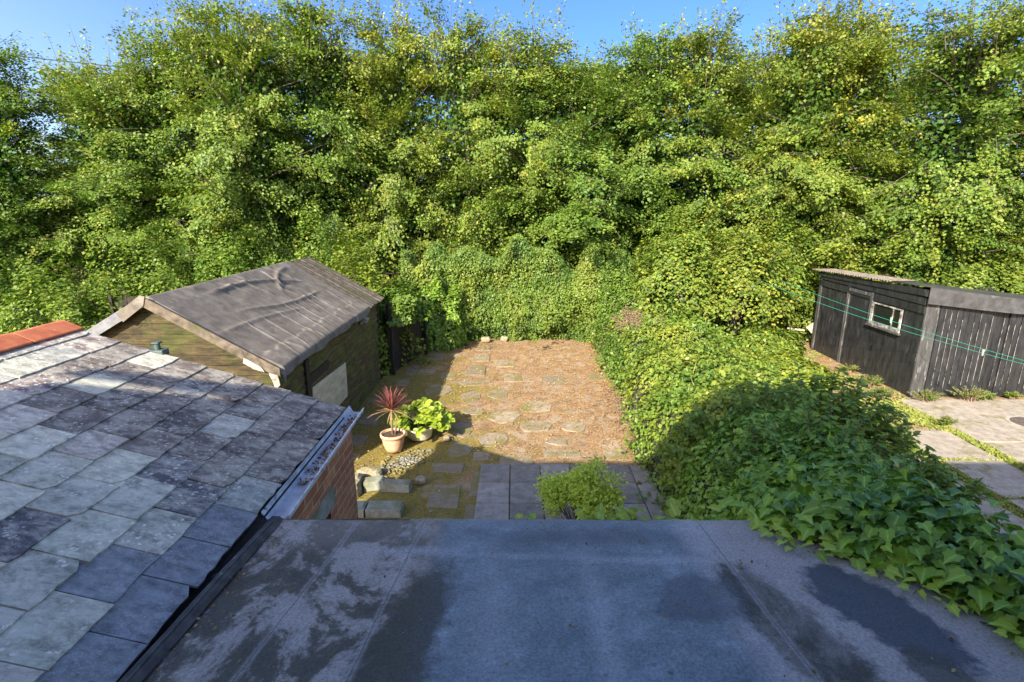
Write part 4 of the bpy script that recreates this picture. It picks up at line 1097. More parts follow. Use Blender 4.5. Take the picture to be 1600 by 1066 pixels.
def hh(x, y):
    xl = np.interp(y, *xl_pts) + .10 * WB(y * 1.2, 0 * y, 0) * np.clip((y - 2) / 3, .15, 1); xr = np.interp(y, *xr_pts); T = np.interp(y, *tz_pts)
    s = (x - xl) / (xr - xl)
    dl = np.clip((x - xl) / .42, 0, 1); dr = np.clip((xr - x) / (.55 * (xr - xl) * .6 + .2), 0, 1)
    right = 1 - .42 * np.clip((s - .25) / .75, 0, 1) * np.clip((y - 4) / 4, 0, 1)
    h = T * np.sqrt(1 - (1 - dl) ** 2) * np.sqrt(1 - (1 - dr) ** 2) * right + (.20 * WA(x, y) + .13 * WB(x, y) + .07 * WC(x, y)) * dl * dr * np.clip((y - 1.2) / 4, .35, 1)
    h = np.maximum(h, 0)
    roof = np.where((y < 2.66) & (x < 2.35) & (s > 0), 2.60 + (2.62 - y) * .0875 + .03 + np.clip(s * 3, 0, 1) * .12, 0)
    return np.where((s > 0) & (s < 1), np.maximum(h, roof), -.3)
def shoots(P, nn, k, g, length=(.15, .4), per=12):
    """loose shoots standing out of a mass of leaves"""
    i = g.choice(len(P), k); d = nrm(nn[i] * .9 + g.normal(size=(k, 3)) * .5 + np.array([0, -.1, .35])); L = g.uniform(*length, k)
    t = np.linspace(.2, 1, per); base = P[i]
    Q = base[:, None, :] + d[:, None, :] * (L[:, None] * t[None])[:, :, None]; Q[:, :, 2] -= (L[:, None] * t[None] ** 2) * .35
    Q = Q.reshape(-1, 3) + g.normal(size=(k * per, 3)) * .025; D = np.repeat(d, per, 0) * .5 + g.normal(size=(k * per, 3)) * .7
    return Q, g.normal(size=(k * per, 3)) * .45 + [0, -.2, .9], D
def sample_mass(y0, y1, n, jitter, g, x0=1.1, x1=9.3):
    m = 400000
    x = g.uniform(x0, x1, m); y = g.uniform(y0, y1, m); e = .04
    h = hh(x, y); ok = h > .03
    x, y, h = x[ok], y[ok], h[ok]
    gx = np.clip((hh(x + e, y) - hh(x - e, y)) / (2 * e), -5, 5); gy = np.clip((hh(x, y + e) - hh(x, y - e)) / (2 * e), -5, 5)
    w = np.sqrt(1 + gx ** 2 + gy ** 2)
    k = g.choice(len(x), n, p=w / w.sum())
    x, y, h, gx, gy = x[k], y[k], h[k], gx[k], gy[k]
    nn = nrm(np.stack([-gx, -gy, np.ones(n)], 1))
    # spread points down steep faces
    steep = np.sqrt(gx ** 2 + gy ** 2); z = h + g.normal(size=n) * .03 - g.uniform(0, 1, n) * np.minimum(steep * .06, h * .9)
    P = np.stack([x, y, z], 1) + nn * g.normal(.0, jitter, n)[:, None]
    return P, nn
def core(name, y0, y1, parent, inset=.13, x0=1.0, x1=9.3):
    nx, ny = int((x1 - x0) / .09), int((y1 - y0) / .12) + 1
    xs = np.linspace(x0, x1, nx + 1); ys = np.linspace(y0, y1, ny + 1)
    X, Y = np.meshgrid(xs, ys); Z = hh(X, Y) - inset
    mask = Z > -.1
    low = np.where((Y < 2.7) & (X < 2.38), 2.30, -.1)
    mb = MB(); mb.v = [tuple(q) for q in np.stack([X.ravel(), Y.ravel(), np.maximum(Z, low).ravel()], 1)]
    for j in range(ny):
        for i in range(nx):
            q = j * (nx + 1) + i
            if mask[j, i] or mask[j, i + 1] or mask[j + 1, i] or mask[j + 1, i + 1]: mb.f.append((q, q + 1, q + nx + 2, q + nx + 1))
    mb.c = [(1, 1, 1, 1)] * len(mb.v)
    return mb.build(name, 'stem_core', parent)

def ivy_near():
    r = empty('ivy', 'large-leaved dark ivy spilling over the right edge of the flat roof', 'ivy', (0, 0, 0))
    g = np.random.default_rng(5)
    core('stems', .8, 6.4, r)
    n = 30000
    P, nn = sample_mass(.8, 6.4, n, .045, g, 1.1, 5.6)
    N = nn * .8 + np.array([0, 0, .35]) + g.normal(size=(n, 3)) * .34
    D = np.array([-.55, -.5, -.35]) + nn * .2 + g.normal(size=(n, 3)) * .5
    Q, QN, QD = shoots(P[(P[:, 1] > 2.9)], nn[(P[:, 1] > 2.9)], 260, g, (.12, .3), 8)
    P = np.concatenate([P, Q]); N = np.concatenate([N, QN]); D = np.concatenate([D, QD]); n = len(P)
    near = np.clip((5.5 - P[:, 1]) / 3.5, 0, 1)
    S = g.uniform(.05, .10, n) * (.70 + .36 * near)
    edge = np.clip(1 - (P[:, 0] - np.interp(P[:, 1], *xl_pts)) / .42, 0, 1) * (P[:, 1] < 3.2)
    c1 = np.clip(edge * g.uniform(.0, .9, n) + (g.uniform(0, 1, n) < .04) * .7, 0, 1)
    tone = .45 + .24 * WA(P[:, 0] * 2, P[:, 1] * 2, P[:, 2]) + g.normal(size=n) * .27
    leaf_obj('foliage', 'ivy_leaf', r, P, N, D, S, (tone, c1), L_IVY)
    # trailing runners lying on the felt
    PP = []; DD = []; SS = []
    mb = MB()
    for (x, y, dx, dy, L) in ((1.33, 2.58, .10, -1, .30), (1.42, 2.50, .02, -1, .14), (1.60, 2.32, -.35, -.8, .14), (1.72, 2.20, -.4, -.8, .16), (1.84, 2.05, -.6, -.5, .16), (1.90, 1.90, -.8, -.3, .13), (1.96, 1.72, -.7, -.5, .12), (2.0, 1.6, -.7, -.6, .16), (1.55, 2.40, -.5, -.8, .16), (2.1, 1.4, -.6, -.5, .16)):
        d = Vector((dx, dy, 0)).normalized(); pts = []
        k = max(3, int(L / .045))
        for i in range(k + 1):
            p = Vector((x, y, 0)) + d * (L * i / k) + Vector((math.sin(i * 1.3) * .012, 0, 0)); p.z = zf(p.y) + .018; pts.append(p)
            for sgn in (-1, 1):
                q = p + Vector((-d.y, d.x, 0)) * sgn * .02
                q.z += .015 + random.uniform(0, .02)
                PP.append(q); DD.append(Vector((-d.y, d.x, 0)) * sgn + d * .5 + Vector((0, 0, random.uniform(-.1, .2)))); SS.append(random.uniform(.045, .085) * (1.15 - .5 * i / k))
        mb = MB(); mb.tube(pts, .0025, 4); mb.build('runner', 'twig', r)
    PP = np.array([tuple(q) for q in PP]); m = len(PP)
    leaf_obj('runner_leaves', 'ivy_leaf', r, PP, np.array([0, 0, 1.0]) + g.normal(size=(m, 3)) * .25, np.array([tuple(q) for q in DD]), np.array(SS), (g.uniform(.7, 1, m), g.uniform(.5, 1, m)), L_IVY)
ivy_near()

def hedge_mid():
    r = empty('ivy_hedge', 'sunlit yellow-green ivy bank along the right side of the yard', 'hedge', (4, 10, 0))
    g = np.random.default_rng(6)
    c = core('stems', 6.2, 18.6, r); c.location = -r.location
    n = 64000
    P, nn = sample_mass(6.2, 18.4, n, .075, g, 1.9, 9.2)
    # bare patches with dry stems
    hole = (((P[:, 0] - 3.35) / .55) ** 2 + ((P[:, 1] - 14.2) / 1.6) ** 2 < 1 + .5 * WB(P[:, 0] * 2, P[:, 1] * 2)) & (g.uniform(0, 1, n) < .93)
    P, nn = P[~hole], nn[~hole]; n = len(P)
    N = nn * .8 + np.array([0, 0, .35]) + g.normal(size=(n, 3)) * .42
    D = np.array([-.4, -.6, -.4]) + g.normal(size=(n, 3)) * .6
    P = P + nn * (.09 * WC(P[:, 0], P[:, 1], P[:, 2]))[:, None]
    Q, QN, QD = shoots(P, nn, 1100, g)
    P = np.concatenate([P, Q]); N = np.concatenate([N, QN]); D = np.concatenate([D, QD]); n = len(P)
    tone = .55 + .22 * WA(P[:, 0] * 1.5, P[:, 1] * 1.5, P[:, 2]) + g.normal(size=n) * .2
    yl = .22 + .25 * WB(P[:, 0], P[:, 1] * .6, P[:, 2]) - .25 * np.clip((P[:, 1] - 13) / 3, 0, 1) + g.normal(size=n) * .15
    o = leaf_obj('foliage', 'ivy_lit', r, P, N, D, g.uniform(.055, .10, n), (tone, np.clip(yl, 0, .85)), L_SIMPLE); o.location = -r.location
    # upright flower spikes on the top
    mb = MB()
    for k in range(70):
        x = random.uniform(3.0, 6.2); y = random.uniform(7.6, 12.5); z = float(hh(np.array([x]), np.array([y]))[0])
        if z < .3: continue
        q = random.uniform(.08, .22); mb.tube([(x, y, z - .05), (x + random.uniform(-.09, .09), y + random.uniform(-.06, .06), z + q)], [.008, .003], 4)
    part(mb, 'flower_spikes', 'seed_spike', r)['kind'] = 'stuff'
    mb = MB()
    for k in range(420):
        x = 3.35 + random.gauss(0, .30); y = 14.2 + random.gauss(0, .75); z = float(hh(np.array([x]), np.array([y]))[0])
        d = Vector((random.gauss(0, 1), random.gauss(0, 1), random.gauss(0, .6))).normalized() * random.uniform(.2, .5)
        p = Vector((x, y, max(.1, z - .02))); mb.tube([p - d * .5, p + Vector((0, 0, .05)), p + d * .5], .007, 4)
    part(mb, 'dry_stems', 'twig', r)['kind'] = 'stuff'
hedge_mid()

def spray_shrub(name, label, loc, stems, leafL, m, tmpl, seed, spread, height, group=None, yl=0.02, per=26):
    """shrub of arching stems carrying paired pointed leaves"""
    r = empty(name, label, 'shrub', loc, group); g = np.random.default_rng(seed)
    mb = MB(); P = []; N = []; D = []; S = []; C = []
    for k in range(stems):
        th = g.uniform(0, 6.28); q = math.sqrt(g.uniform(0, 1)) * spread
        tip = np.array([math.cos(th) * q * 1.35, math.sin(th) * q, height * (1 - .45 * (q / spread) ** 2) * g.uniform(.8, 1.08)])
        b = np.array([math.cos(th) * q * .35, math.sin(th) * q * .35, 0])
        mid = (b + tip) / 2 + np.array([-math.cos(th) * .1, -math.sin(th) * .1, height * .12])
        if tip[2] < height * .15: continue
        pts = [b * (1 - t) ** 2 + 2 * mid * t * (1 - t) + tip * t * t for t in np.linspace(0, 1, 7)]
        mb.tube(pts, [.012 - .0014 * i for i in range(7)], 4)
        for t in np.linspace(.45, 1, per):
            p = b * (1 - t) ** 2 + 2 * mid * t * (1 - t) + tip * t * t; ax = tip - mid; ax = ax / np.linalg.norm(ax)
            s_ = g.normal(size=3); s_ -= ax * s_.dot(ax); s_ /= np.linalg.norm(s_)
            for sg in (-1, 1):
                d = s_ * sg + ax * g.uniform(.2, .7) + np.array([0, 0, g.uniform(-.5, .1)])
                P.append(p); D.append(d); N.append(np.array([0, 0, 1.0]) + g.normal(size=3) * .35); S.append(leafL * g.uniform(.6, 1.15) * (1.15 - .5 * t)); C.append((g.normal(.4, .22), max(0, g.normal(yl, .05))))
    C = np.array(C)
    leaf_obj('foliage', m, r, np.array(P), np.array(N), np.array(D), np.array(S), (C[:, 0], C[:, 1]), tmpl)
    mb.build('stems', 'twig', r)
    return r
SG = 'dark pointed-leaf shrubs growing out of the ivy'
spray_shrub('leafy_shrub', 'largest dark green shrub with long drooping leaves, growing through the middle of the ivy', (3.9, 6.5, .45), 120, .18, 'shrub_leaf', L_POINT, 41, 1.05, 1.7, SG)
spray_shrub('leafy_shrub', 'dark green shrub reaching toward the concrete path of the next yard', (5.1, 7.1, .1), 80, .17, 'shrub_leaf', L_POINT, 42, .8, 1.05, SG)
spray_shrub('leafy_shrub', 'dark green shrub rising just above the near right corner of the yard', (3.0, 6.0, .75), 70, .14, 'shrub_leaf', L_POINT, 43, .8, 1.45, SG)
spray_shrub('leafy_shrub', 'bushy dark shrub standing closest to the flat roof corner', (2.75, 4.5, .8), 70, .13, 'shrub_leaf', L_POINT, 44, .7, 1.75, SG)
spray_shrub('leafy_shrub', 'small shrub with whorled leaves at the outer edge of the ivy by the path', (4.95, 5.6, .2), 26, .16, 'shrub_leaf', L_POINT, 45, .5, 1.35, SG)
spray_shrub('leafy_shrub', 'loose lighter shrub behind the dark ones in the sun', (4.4, 9.6, .3), 60, .13, 'ivy_lit', L_POINT, 46, 1.0, .9, SG, .15)

def back_ivy():
    r = empty('ivy_covered_wall', 'tall bank of small-leaved ivy smothering the back wall of the yard', 'ivy', (0, 17, 0)); g = np.random.default_rng(9)
    mb = MB(); mb.box((-3.6, 17.35, 0), (5.2, 17.6, 2.1)); part(mb, 'wall', 'dark_wood', r)
    n = 60000; w = Wob(51, 1.5); w2 = Wob(52, 4)
    def top(x): return 2.65 + .40 * w(x, 0 * x) + .26 * w2(x, 0 * x) + .35 * np.exp(-((x - 1.0) / 2.0) ** 2) - .25 * np.clip((-x - 2.2), 0, 1)
    def surf(x, s):      # s 0 at foot .. 1 over the top
        z = top(x) * np.minimum(1, s * 1.15)
        bulge = .50 + .20 * w(x * 1.0, z * 1.2, 3) + .10 * w2(x, z)
        y = 17.15 - bulge * (1 - .5 * s) - .45 * (1 - np.clip(s * 4, 0, 1)) * (.6 + .5 * w(x * 1.4, 0 * x, 8)) + np.maximum(0, s - .87) * 7
        return y, z
    # core
    X = np.linspace(-3.6, 5.4, 90); Sg = np.linspace(0, 1, 40); XX, SS = np.meshgrid(X, Sg); yy, zz = surf(XX, SS)
    mb = MB(); mb.v = [tuple(q) for q in np.stack([XX.ravel(), yy.ravel() + .13, zz.ravel() - .05], 1)]; mb.c = [(1, 1, 1, 1)] * len(mb.v)
    mb.f = [(j * 90 + i, j * 90 + i + 1, (j + 1) * 90 + i + 1, (j + 1) * 90 + i) for j in range(39) for i in range(89)]
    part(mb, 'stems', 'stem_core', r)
    x = g.uniform(-3.6, 5.4, n); s = g.uniform(0, 1, n); y, z = surf(x, s)
    P = np.stack([x, y + g.normal(0, .075, n), z + g.normal(0, .05, n)], 1)
    N = np.array([0, -.75, .5]) + g.normal(size=(n, 3)) * .42; D = np.array([0, -.25, -1]) + g.normal(size=(n, 3)) * .5
    P[:, 1] -= .10 * WC(P[:, 0], P[:, 2], 0)
    Q, QN, QD = shoots(P, np.tile([0, -1.0, .1], (n, 1)), 800, g)
    P = np.concatenate([P, Q]); N = np.concatenate([N, QN]); D = np.concatenate([D, QD]); n = len(P); x = P[:, 0]; z = P[:, 2]
    tone = .42 + .2 * w(x * 2, z * 2, 1) + g.normal(size=n) * .2; yl = .02 + .14 * w2(x, z) + g.normal(size=n) * .1
    o = leaf_obj('foliage', 'ivy_lit', r, P, N, D, g.uniform(.05, .085, n), (tone, np.clip(yl, 0, .7)), L_SIMPLE); o.location = -r.location
back_ivy()
bush('ivy_bush', 'ivy clump spilling over the top of the short dark fence panel', 'ivy', (-3.1, 14.0, 1.35), (.75, .9, .75), 91, 4200, (.07, .11), 'ivy_lit', L_IVY, .04)
bush('ivy_bush', 'ivy heap between the fence panel and the ivy-covered wall', 'ivy', (-2.3, 16.2, 0), (.8, .8, 2.0), 92, 7000, (.06, .10), 'ivy_leaf', L_IVY, .04)
bush('bramble', 'bramble thicket at the far left corner of the black shed', 'bramble', (7.2, 14.9, 0), (.9, 1.0, .9), 93, 7000, (.08, .13), 'ivy_lit', L_SIMPLE, .05)
bush('bramble', 'low brambles between the clothes line and the ivy bank', 'bramble', (6.9, 12.9, 0), (.8, 1.3, .55), 94, 7000, (.08, .13), 'ivy_lit', L_SIMPLE, .12)

# roof-edge ivy sprigs peeping over the front of the flat roof
def edge_ivy():
    r = empty('ivy_sprig', 'ivy leaves peeping up over the front edge of the flat roof', 'ivy', (0.6, 2.66, 2.2)); g = np.random.default_rng(15)
    xs = np.concatenate([g.normal(.10, .05, 4), g.uniform(.35, .68, 26), g.uniform(.68, 1.25, 18)]); n = len(xs)
    P = np.stack([xs, g.uniform(2.66, 2.78, n), g.uniform(2.45, 2.585, n)], 1)
    o = leaf_obj('foliage', 'ivy_leaf', r, P, np.array([0, -.2, 1]) + g.normal(size=(n, 3)) * .3, np.array([0, .3, .4]) + g.normal(size=(n, 3)) * .5, g.uniform(.05, .085, n), (g.uniform(.4, 1, n), g.uniform(0, .4, n)), L_IVY); o.location = -r.location
    mb = MB(); mb.tube([(.05, 2.67, 2.3), (.4, 2.69, 2.45), (.8, 2.7, 2.5), (1.28, 2.68, 2.52)], .006, 5); part(mb, 'stem', 'twig', r)
edge_ivy()

# pale shrub in the yard behind the roof edge
def yard_shrub():
    r = empty('yellow_green_shrub', 'small chartreuse shrub with fine leaves on the grey patio behind the roof edge', 'shrub', (.86, 6.0, 0)); r.scale = (.88, .88, .95); g = np.random.default_rng(19)
    mb = MB(); P = []; N = []; D = []; S = []; C0 = []
    for k in range(54):
        th = g.uniform(0, 6.28); q = math.sqrt(g.uniform(0, 1)) * .50; lobe = .14 * math.sin(2 * th + .6) + .08 * math.sin(5 * th)
        tip = np.array([math.cos(th) * q * (1 + lobe), math.sin(th) * q * .8, .30 + (.85 + lobe) * (1 - (q / .55) ** 2 * .5) * g.uniform(.66, 1.0)])
        if g.uniform() < .25: tip[2] *= .7
        base = np.array([math.cos(th) * .04, math.sin(th) * .04, 0.02]); mid = base * .5 + tip * .5 + np.array([0, 0, .08])
        mb.tube([base, mid, tip], [.012, .007, .003], 4)
        m = 190; c = g.normal(size=(m, 3)) * np.array([.075, .07, .045]); p = tip + c
        P.append(p); N.append(g.normal(size=(m, 3)) * .5 + [0, -.2, 1]); D.append(c * 8 + g.normal(size=(m, 3)) * .4); S.append(g.uniform(.028, .058, m)); C0.append(g.normal(.5, .25, m))
    n = sum(map(len, P))
    leaf_obj('foliage', 'pale_leaf', r, np.concatenate(P), np.concatenate(N), np.concatenate(D), np.concatenate(S), (np.concatenate(C0), np.clip(g.normal(.05, .12, n), 0, 1)), L_SIMPLE)
    mb.build('stems', 'twig', r)
yard_shrub()

# ------------------------------------------------------------------ pots
def pots():
    r = empty('potted_cordyline', 'red spiky cordyline in a round terracotta pot', 'potted plant', (-2.17, 8.72, .02))
    mb = MB(); mb.lathe([(.0, 0), (.125, 0), (.15, .05), (.185, .16), (.20, .25), (.205, .28), (.225, .285), (.225, .335), (.205, .34), (.195, .33), (.19, .28), (.0, .28)])
    mb.build('pot', 'terracotta', r, smooth=True)
    mb = MB(); mb.lathe([(0, .285), (.192, .285), (.19, .30), (0, .31)]); mb.build('soil', 'soil', r)
    mb = MB(); mb.tube([(0, 0, .28), (-.01, .0, .5), (0.0, .01, .78)], [.026, .022, .02], 8); mb.tube([(.03, 0, .28), (.07, -.02, .45), (.08, -.02, .62)], [.02, .016, .012], 8)
    mb.build('trunk', 'twig', r, smooth=True)
    g = np.random.default_rng(2); n = 110
    th = g.uniform(0, 6.28, n); el = np.concatenate([g.uniform(.9, 1.5, 60), g.uniform(-.25, .9, 50)])
    D = np.stack([np.cos(th) * np.cos(el), np.sin(th) * np.cos(el), np.sin(el)], 1)
    P = np.tile(np.array([0, .01, .76]), (n, 1)) + D * .02
    N = np.cross(D, np.cross(np.array([0, 0, 1.0]) + 0 * D, D)) + g.normal(size=(n, 3)) * .1
    low = np.clip((.7 - el) * 1.0, 0, 1)
    leaf_obj('leaves', 'red_leaf', r, P, N, D, g.uniform(.30, .46, n), (g.uniform(.2, .9, n), low * g.uniform(.2, 1, n)), L_BLADE)
    r = empty('potted_plant', 'bright lime broad-leaved plant in a white pot beside the terracotta one', 'potted plant', (-1.80, 9.28, .02))
    mb = MB(); mb.lathe([(.0, 0), (.19, 0), (.22, .03), (.25, .18), (.27, .20), (.27, .235), (.25, .235), (.235, .19), (0, .19)]); mb.build('pot', 'white_pot', r, smooth=True)
    mb = MB(); mb.lathe([(0, .195), (.236, .195), (.23, .205), (0, .21)]); mb.build('soil', 'soil', r)
    mb = MB(); P = []; N = []; D = []; S = []
    for k in range(66):
        th = g.uniform(0, 6.28); q = math.sqrt(g.uniform(0, 1)) * .50
        tip = np.array([math.cos(th) * q * 1.1 + .04, math.sin(th) * q * .9, .18 + .52 * (1 - (q / .5) ** 2 * .7) * g.uniform(.45, 1)])
        base = np.array([math.cos(th) * .06, math.sin(th) * .06, .18]); mb.tube([base, (base + tip) / 2 + np.array([0, 0, .05]), tip], [.010, .007, .004], 5)
        for j in range(7):
            a = j * 2.4; d = np.array([math.cos(a), math.sin(a), .25]) + g.normal(size=3) * .2
            P.append(tip + g.normal(size=3) * .015); D.append(d); N.append(np.array([0, -.35, 1]) + g.normal(size=3) * .35); S.append(g.uniform(.11, .17))
    n = len(P)
    leaf_obj('leaves', 'lime_leaf', r, np.array(P), np.array(N), np.array(D), np.array(S), (g.uniform(.0, 1, n), np.zeros(n)), L_OVAL)
    mb.build('stems', 'grass', r)
pots()

# ------------------------------------------------------------------ stones at the corner by the brickwork
def rock(name, label, loc, sc, seed, group=None, m='rubble'):
    mb = MB(); n, k = 12, 7; vs = []
    for j in range(k + 1):
        ph = math.pi * j / k
        for i in range(n):
            t = 2 * math.pi * i / n; p = Vector((math.sin(ph) * math.cos(t), math.sin(ph) * math.sin(t), math.cos(ph)))
            p = Vector([math.copysign(abs(c) ** .6, c) for c in p]); q = 1 + .22 * mnoise.noise(p * 1.5 + Vector((seed, 0, 0)))
            vs.append((p.x * sc[0] * q, p.y * sc[1] * q, p.z * sc[2] * q))
    mb.quadmesh(vs, [(j * n + i, j * n + (i + 1) % n, (j + 1) * n + (i + 1) % n, (j + 1) * n + i) for j in range(k) for i in range(n)], (1, 1, 1, 1))
    o = mb.build(name, m, tint=True, smooth=False); o.location = loc
    return tag(o, label, 'stone', group)
def block(label, loc, sz, rz):
    mb = MB(); nx, ny = 8, 4
    mb.box((-sz[0] / 2, -sz[1] / 2, 0), (sz[0] / 2, sz[1] / 2, sz[2]), (1, 1.05, 1.05, 1))
    mb.box((-sz[0] / 2 + .03, -sz[1] / 2 + .03, sz[2]), (sz[0] / 2 - .02, sz[1] / 2 - .03, sz[2] + .012), (.9, .98, .95, 1))
    o = mb.build('stone_block', 'block', bevel=.015, tint=True); o.location = loc; o.rotation_euler.z = rz
    tag(o, label, 'stone block', 'pale blocks edging the bed by the brick wall')
block('pale block in the farther row, left one next to the yellow lit stone', (-2.20, 7.45, 0), (.30, .20, .15), .25)
block('pale block in the farther row, right one beside the mossy paving', (-1.83, 7.40, 0), (.44, .19, .13), -.08)
block('small pale block in the nearer row against the brick wall corner', (-2.27, 6.75, 0), (.27, .26, .12), .03)
block('long pale block in the nearer row, just above the roof edge', (-1.86, 6.76, 0), (.50, .26, .12), 0)
rock('rock', 'big yellowish sunlit rock tight against the brick corner', (-2.52, 7.32, .08), (.17, .24, .17), 3, 'loose rocks')
rock('rock', 'flat whitish rock just beyond the farther pale blocks', (-2.35, 7.78, .05), (.2, .12, .1), 7, 'loose rocks')
rock('rock', 'rounded pinkish rock at the mossy end of the farther block row', (-1.50, 7.62, .04), (.10, .08, .06), 11, 'loose rocks')
rock('rock', 'small white stone lying in the sun right of the white pot', (-1.28, 9.18, .04), (.06, .06, .05), 13, 'loose rocks')
rock('rock', 'pale stone at the foot of the back wall ivy', (-.95, 16.5, .08), (.15, .1, .10), 17, 'loose rocks')
rock('rock', 'second pale stone right of the first under the back wall ivy', (-.35, 16.6, .08), (.12, .08, .09), 19, 'loose rocks')
rock('rock', 'small white stone on the bare earth by the brambles and black shed', (8.1, 14.2, .06), (.14, .1, .1), 23, 'loose rocks')

def gravel():
    mb = MB(); g = random.Random(8)
    for k in range(480):
        t = g.random(); x = -2.35 + .75 * t + g.gauss(0, .14); y = 7.75 + .9 * t + g.gauss(0, .16)
        if k > 300: x = g.uniform(-3.0, 2.0); y = g.uniform(6.3, 16)
        s = g.uniform(.008, .028) * (1.2 if k < 300 else 1); c = g.uniform(.3, .8)
        vs = [(x + g.uniform(-s, s) * .4 + s * a, y + s * b, .0 + s * .9 * c_) for a, b, c_ in ((-1, -.7, 0), (1, -.8, 0), (.9, .8, 0), (-.8, 1, 0), (-.4, -.3, 1), (.5, -.3, .9), (.4, .5, 1), (-.4, .4, .8))]
        mb.quadmesh(vs, [(4, 5, 6, 7), (0, 1, 5, 4), (1, 2, 6, 5), (2, 3, 7, 6), (3, 0, 4, 7)], (c, c, c, 1))
    o = mb.build('gravel', 'block', tint=True); tag(o, 'loose pale gravel scattered near the blocks and over the yard', 'gravel', kind='stuff')
gravel()

def litter():
    g = np.random.default_rng(77); n = 24000
    x = g.uniform(-3.3, 2.7, n); y = g.uniform(6.2, 17, n); w = Wob(70, 1.2); w2 = Wob(71, 3)
    dens = .45 + .35 * w(x, y) + .25 * w2(x, y) + .25 * np.clip((x + .5) / 3, 0, 1) + .1 * (y > 9)
    dens -= .5 * ((y < 8.3) & (x > -.7)); ok = g.uniform(0, 1, n) < dens; x, y = x[ok], y[ok]
    # drifts along the right edge and the far end
    m = 2600; t = g.uniform(8.0, 16.5, m); xe = np.interp(t, *xl_pts) - np.abs(g.normal(0, .3, m)); x = np.concatenate([x, xe]); y = np.concatenate([y, t])
    m = 1500; x = np.concatenate([x, g.uniform(-2.5, 2.6, m)]); y = np.concatenate([y, 16.3 - np.abs(g.normal(0, .5, m))])
    n = len(x); P = np.stack([x, y, g.uniform(.012, .04, n)], 1)
    o = leaf_obj('leaf_litter', 'dead_leaf', None, P, g.normal(size=(n, 3)) * .35 + [0, 0, 1], g.normal(size=(n, 3)), g.uniform(.012, .040, n), (g.uniform(.2, 1, n), np.clip(g.normal(.15, .25, n), 0, 1)), L_SIMPLE)
    tag(o, 'dry brown and orange fallen leaves over the yard floor', 'fallen leaves', kind='stuff')
litter()

def twig_pile(loc, label, n, sp, seed):
    g = random.Random(seed); mb = MB()
    for k in range(n):
        p = Vector((g.gauss(0, sp[0]), g.gauss(0, sp[1]), abs(g.gauss(0, sp[2])) + .03)); d = Vector((g.gauss(0, 1), g.gauss(0, 1), g.gauss(0, .45))).normalized() * g.uniform(.15, .45)
        p.z = max(p.z, abs(d.z) * .5 + .02)
        mb.tube([p - d * .5, p + Vector((g.gauss(0, .03), g.gauss(0, .03), 0)), p + d * .5], [.007, .006, .003], 4)
    o = mb.build('twig_heap', 'twig'); o.location = loc; tag(o, label, 'twigs')
twig_pile((2.30, 10.7, 0), 'heap of dry bent twigs where the yard meets the ivy bank', 120, (.22, .5, .12), 4)
twig_pile((2.42, 9.3, 0), 'lower tangle of dry stems at the foot of the ivy bank near the shade line', 70, (.12, .4, .12), 5)

# ------------------------------------------------------------------ weeds and grass in the next yard
def grass_strip():
    g = np.random.default_rng(33); P = []
    for (xc, y0, y1, sx, n) in ((8.52, 2.5, 10.6, .13, 11000), (7.22, 3, 10.2, .13, 9000), (8.0, 9.75, 11.3, .5, 5000)):
        P.append(np.stack([g.normal(xc, sx * .75, n), g.uniform(y0, y1, n), np.full(n, .0)], 1))
    for yj in (9.65, 8.4, 7.15, 5.9, 4.6): P.append(np.stack([g.uniform(7.35, 8.4, 260), g.normal(yj, .03, 260), np.full(260, .01)], 1))
    P.append(np.stack([g.uniform(6.4, 9.0, 6000), g.uniform(11.0, 15.5, 6000), np.zeros(6000)], 1))
    P = np.concatenate(P); w = Wob(80, 2.0); k = g.uniform(0, 1, len(P)) < .6 + .4 * w(P[:, 0] * 2, P[:, 1]); P = P[k]; n = len(P)
    o = leaf_obj('grass', 'grass', None, P, g.normal(size=(n, 3)) + [0, -.8, .8], g.normal(size=(n, 3)) * .8 + [0, 0, .75], g.uniform(.025, .065, n), (g.uniform(.2, 1, n), np.clip(g.normal(.2, .2, n), 0, 1)), L_SIMPLE)
    tag(o, 'short grass and moss growing in the joints of the concrete yard path', 'grass', kind='stuff')
grass_strip()
WG = 'weeds at the foot of the black shed'
for i, (x, y, s, lb) in enumerate([(8.75, 13.4, .22, 'weed by the black side panel under the shed window'), (8.65, 12.3, .26, 'weed near the front left corner of the black shed'), (9.15, 11.2, .30, 'leafy weed in front of the worn corner post'), (10.15, 11.25, .34, 'widest weed clump at the front boards of the black shed'), (8.35, 11.5, .26, 'weed on the bare earth left of the shed corner'), (10.6, 11.35, .2, 'small weed right of the widest clump'), (8.55, 9.9, .2, 'weed at the head of the grassy joint in the concrete'), (7.2, 9.4, .24, 'weed between the ivy edge and the concrete path'), (8.5, 7.9, .16, 'low weed part way along the grassy joint'), (11.3, 11.45, .16, 'thin weed at the right end of the black boards')]):
    spray_shrub('weed', lb, (x, y, 0), 26, .07, 'ivy_lit', L_POINT, 100 + i, s, s * 1.1, WG, .1, 9)
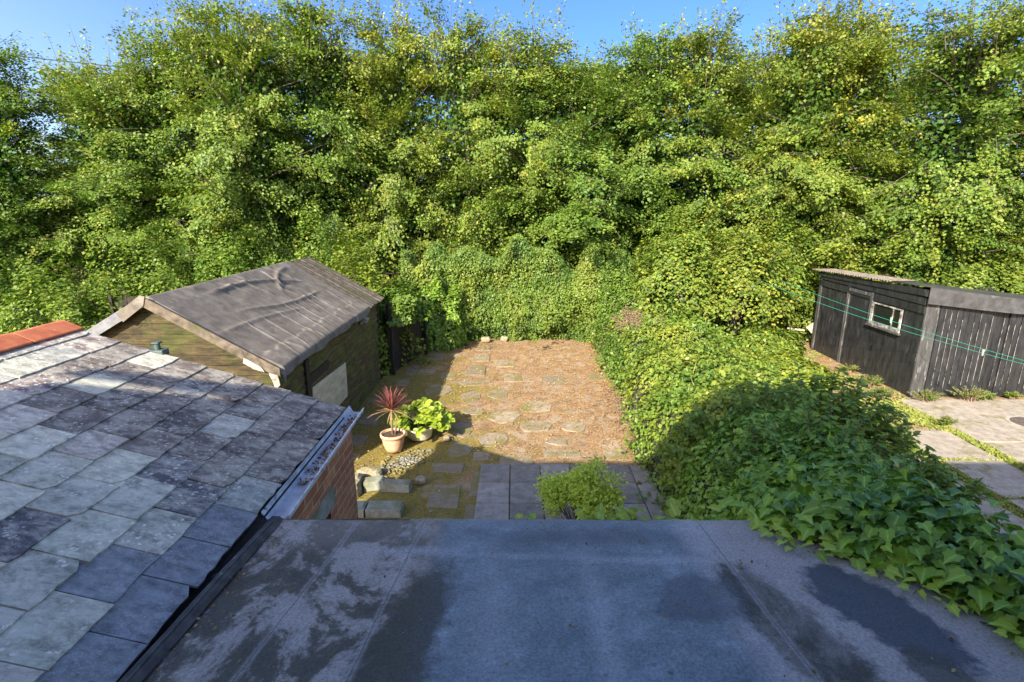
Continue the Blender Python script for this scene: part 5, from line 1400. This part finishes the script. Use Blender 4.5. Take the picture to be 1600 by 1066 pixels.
spray_shrub('weed', 'single green weed sprouting at the foot of the back ivy', (-1.9, 16.0, 0), 16, .09, 'ivy_lit', L_POINT, 111, .18, .3, None, .05, 7)
spray_shrub('weed', 'bright weed on the dark paving right of the chartreuse shrub', (1.95, 7.55, 0), 8, .03, 'lime_leaf', L_POINT, 112, .05, .08, None, .05, 5)

# ------------------------------------------------------------------ lines and pegs
def line_pts(a, b, sag, n=40):
    a, b = Vector(a), Vector(b)
    return [a.lerp(b, t) - Vector((0, 0, sag * 4 * t * (1 - t))) for t in [i / n for i in range(n + 1)]]
l1 = line_pts((6.75, 14.8, 2.25), (10.4, 5.4, 1.55), .28)
l2 = line_pts((7.1, 14.8, 2.35), (10.5, 5.4, 1.50), .28)
for pts, lb in ((l1, 'lower green washing line crossing in front of the black shed'), (l2, 'upper green washing line crossing in front of the black shed')):
    mb = MB(); mb.tube(pts, .0042, 5); tag(mb.build('washing_line', 'line_green'), lb, 'washing line', 'washing lines')
def peg(pts, t, m, lb):
    p = pts[int(t * 40)]; r = empty('clothes_peg', lb, 'clothes peg', p, 'clothes pegs')
    for s in (-1, 1):
        mb = MB(); mb.prism([(-.006, -.012 * s, .045), (.006, -.012 * s, .045), (.008, -.004 * s, -.03), (-.008, -.004 * s, -.03)], (0, .008 * s, 0)); q = mb.build('jaw', m, r)
        q.scale = (1.6, 1.6, 1.6)
peg(l2, .36, 'peg_green', 'pale green peg on the washing line in front of the shed window')
peg(l1, .56, 'peg_white', 'white peg on the washing line in front of the black boards')
peg(l1, .57, 'peg_white', 'second white peg touching the first on the washing line')
mb = MB(); mb.tube([(10.45, 5.4, 0), (10.45, 5.4, 1.7)], .03, 10); tag(mb.build('line_post', 'white_worn'), 'post holding the near end of the washing lines, outside the frame', 'post')
for a, b, sag, lb in (((-30, 16, 10.3), (-9, 21, 8.6), .2, 'thin black overhead cable crossing the sky at the top left'), ((8.0, 22, 9.55), (24, 14.5, 11.4), .25, 'thin black overhead cable crossing the treetops at the top right')):
    mb = MB(); mb.tube(line_pts(a, b, sag), .016, 5); tag(mb.build('overhead_cable', 'cable'), lb, 'cable', 'overhead cables')
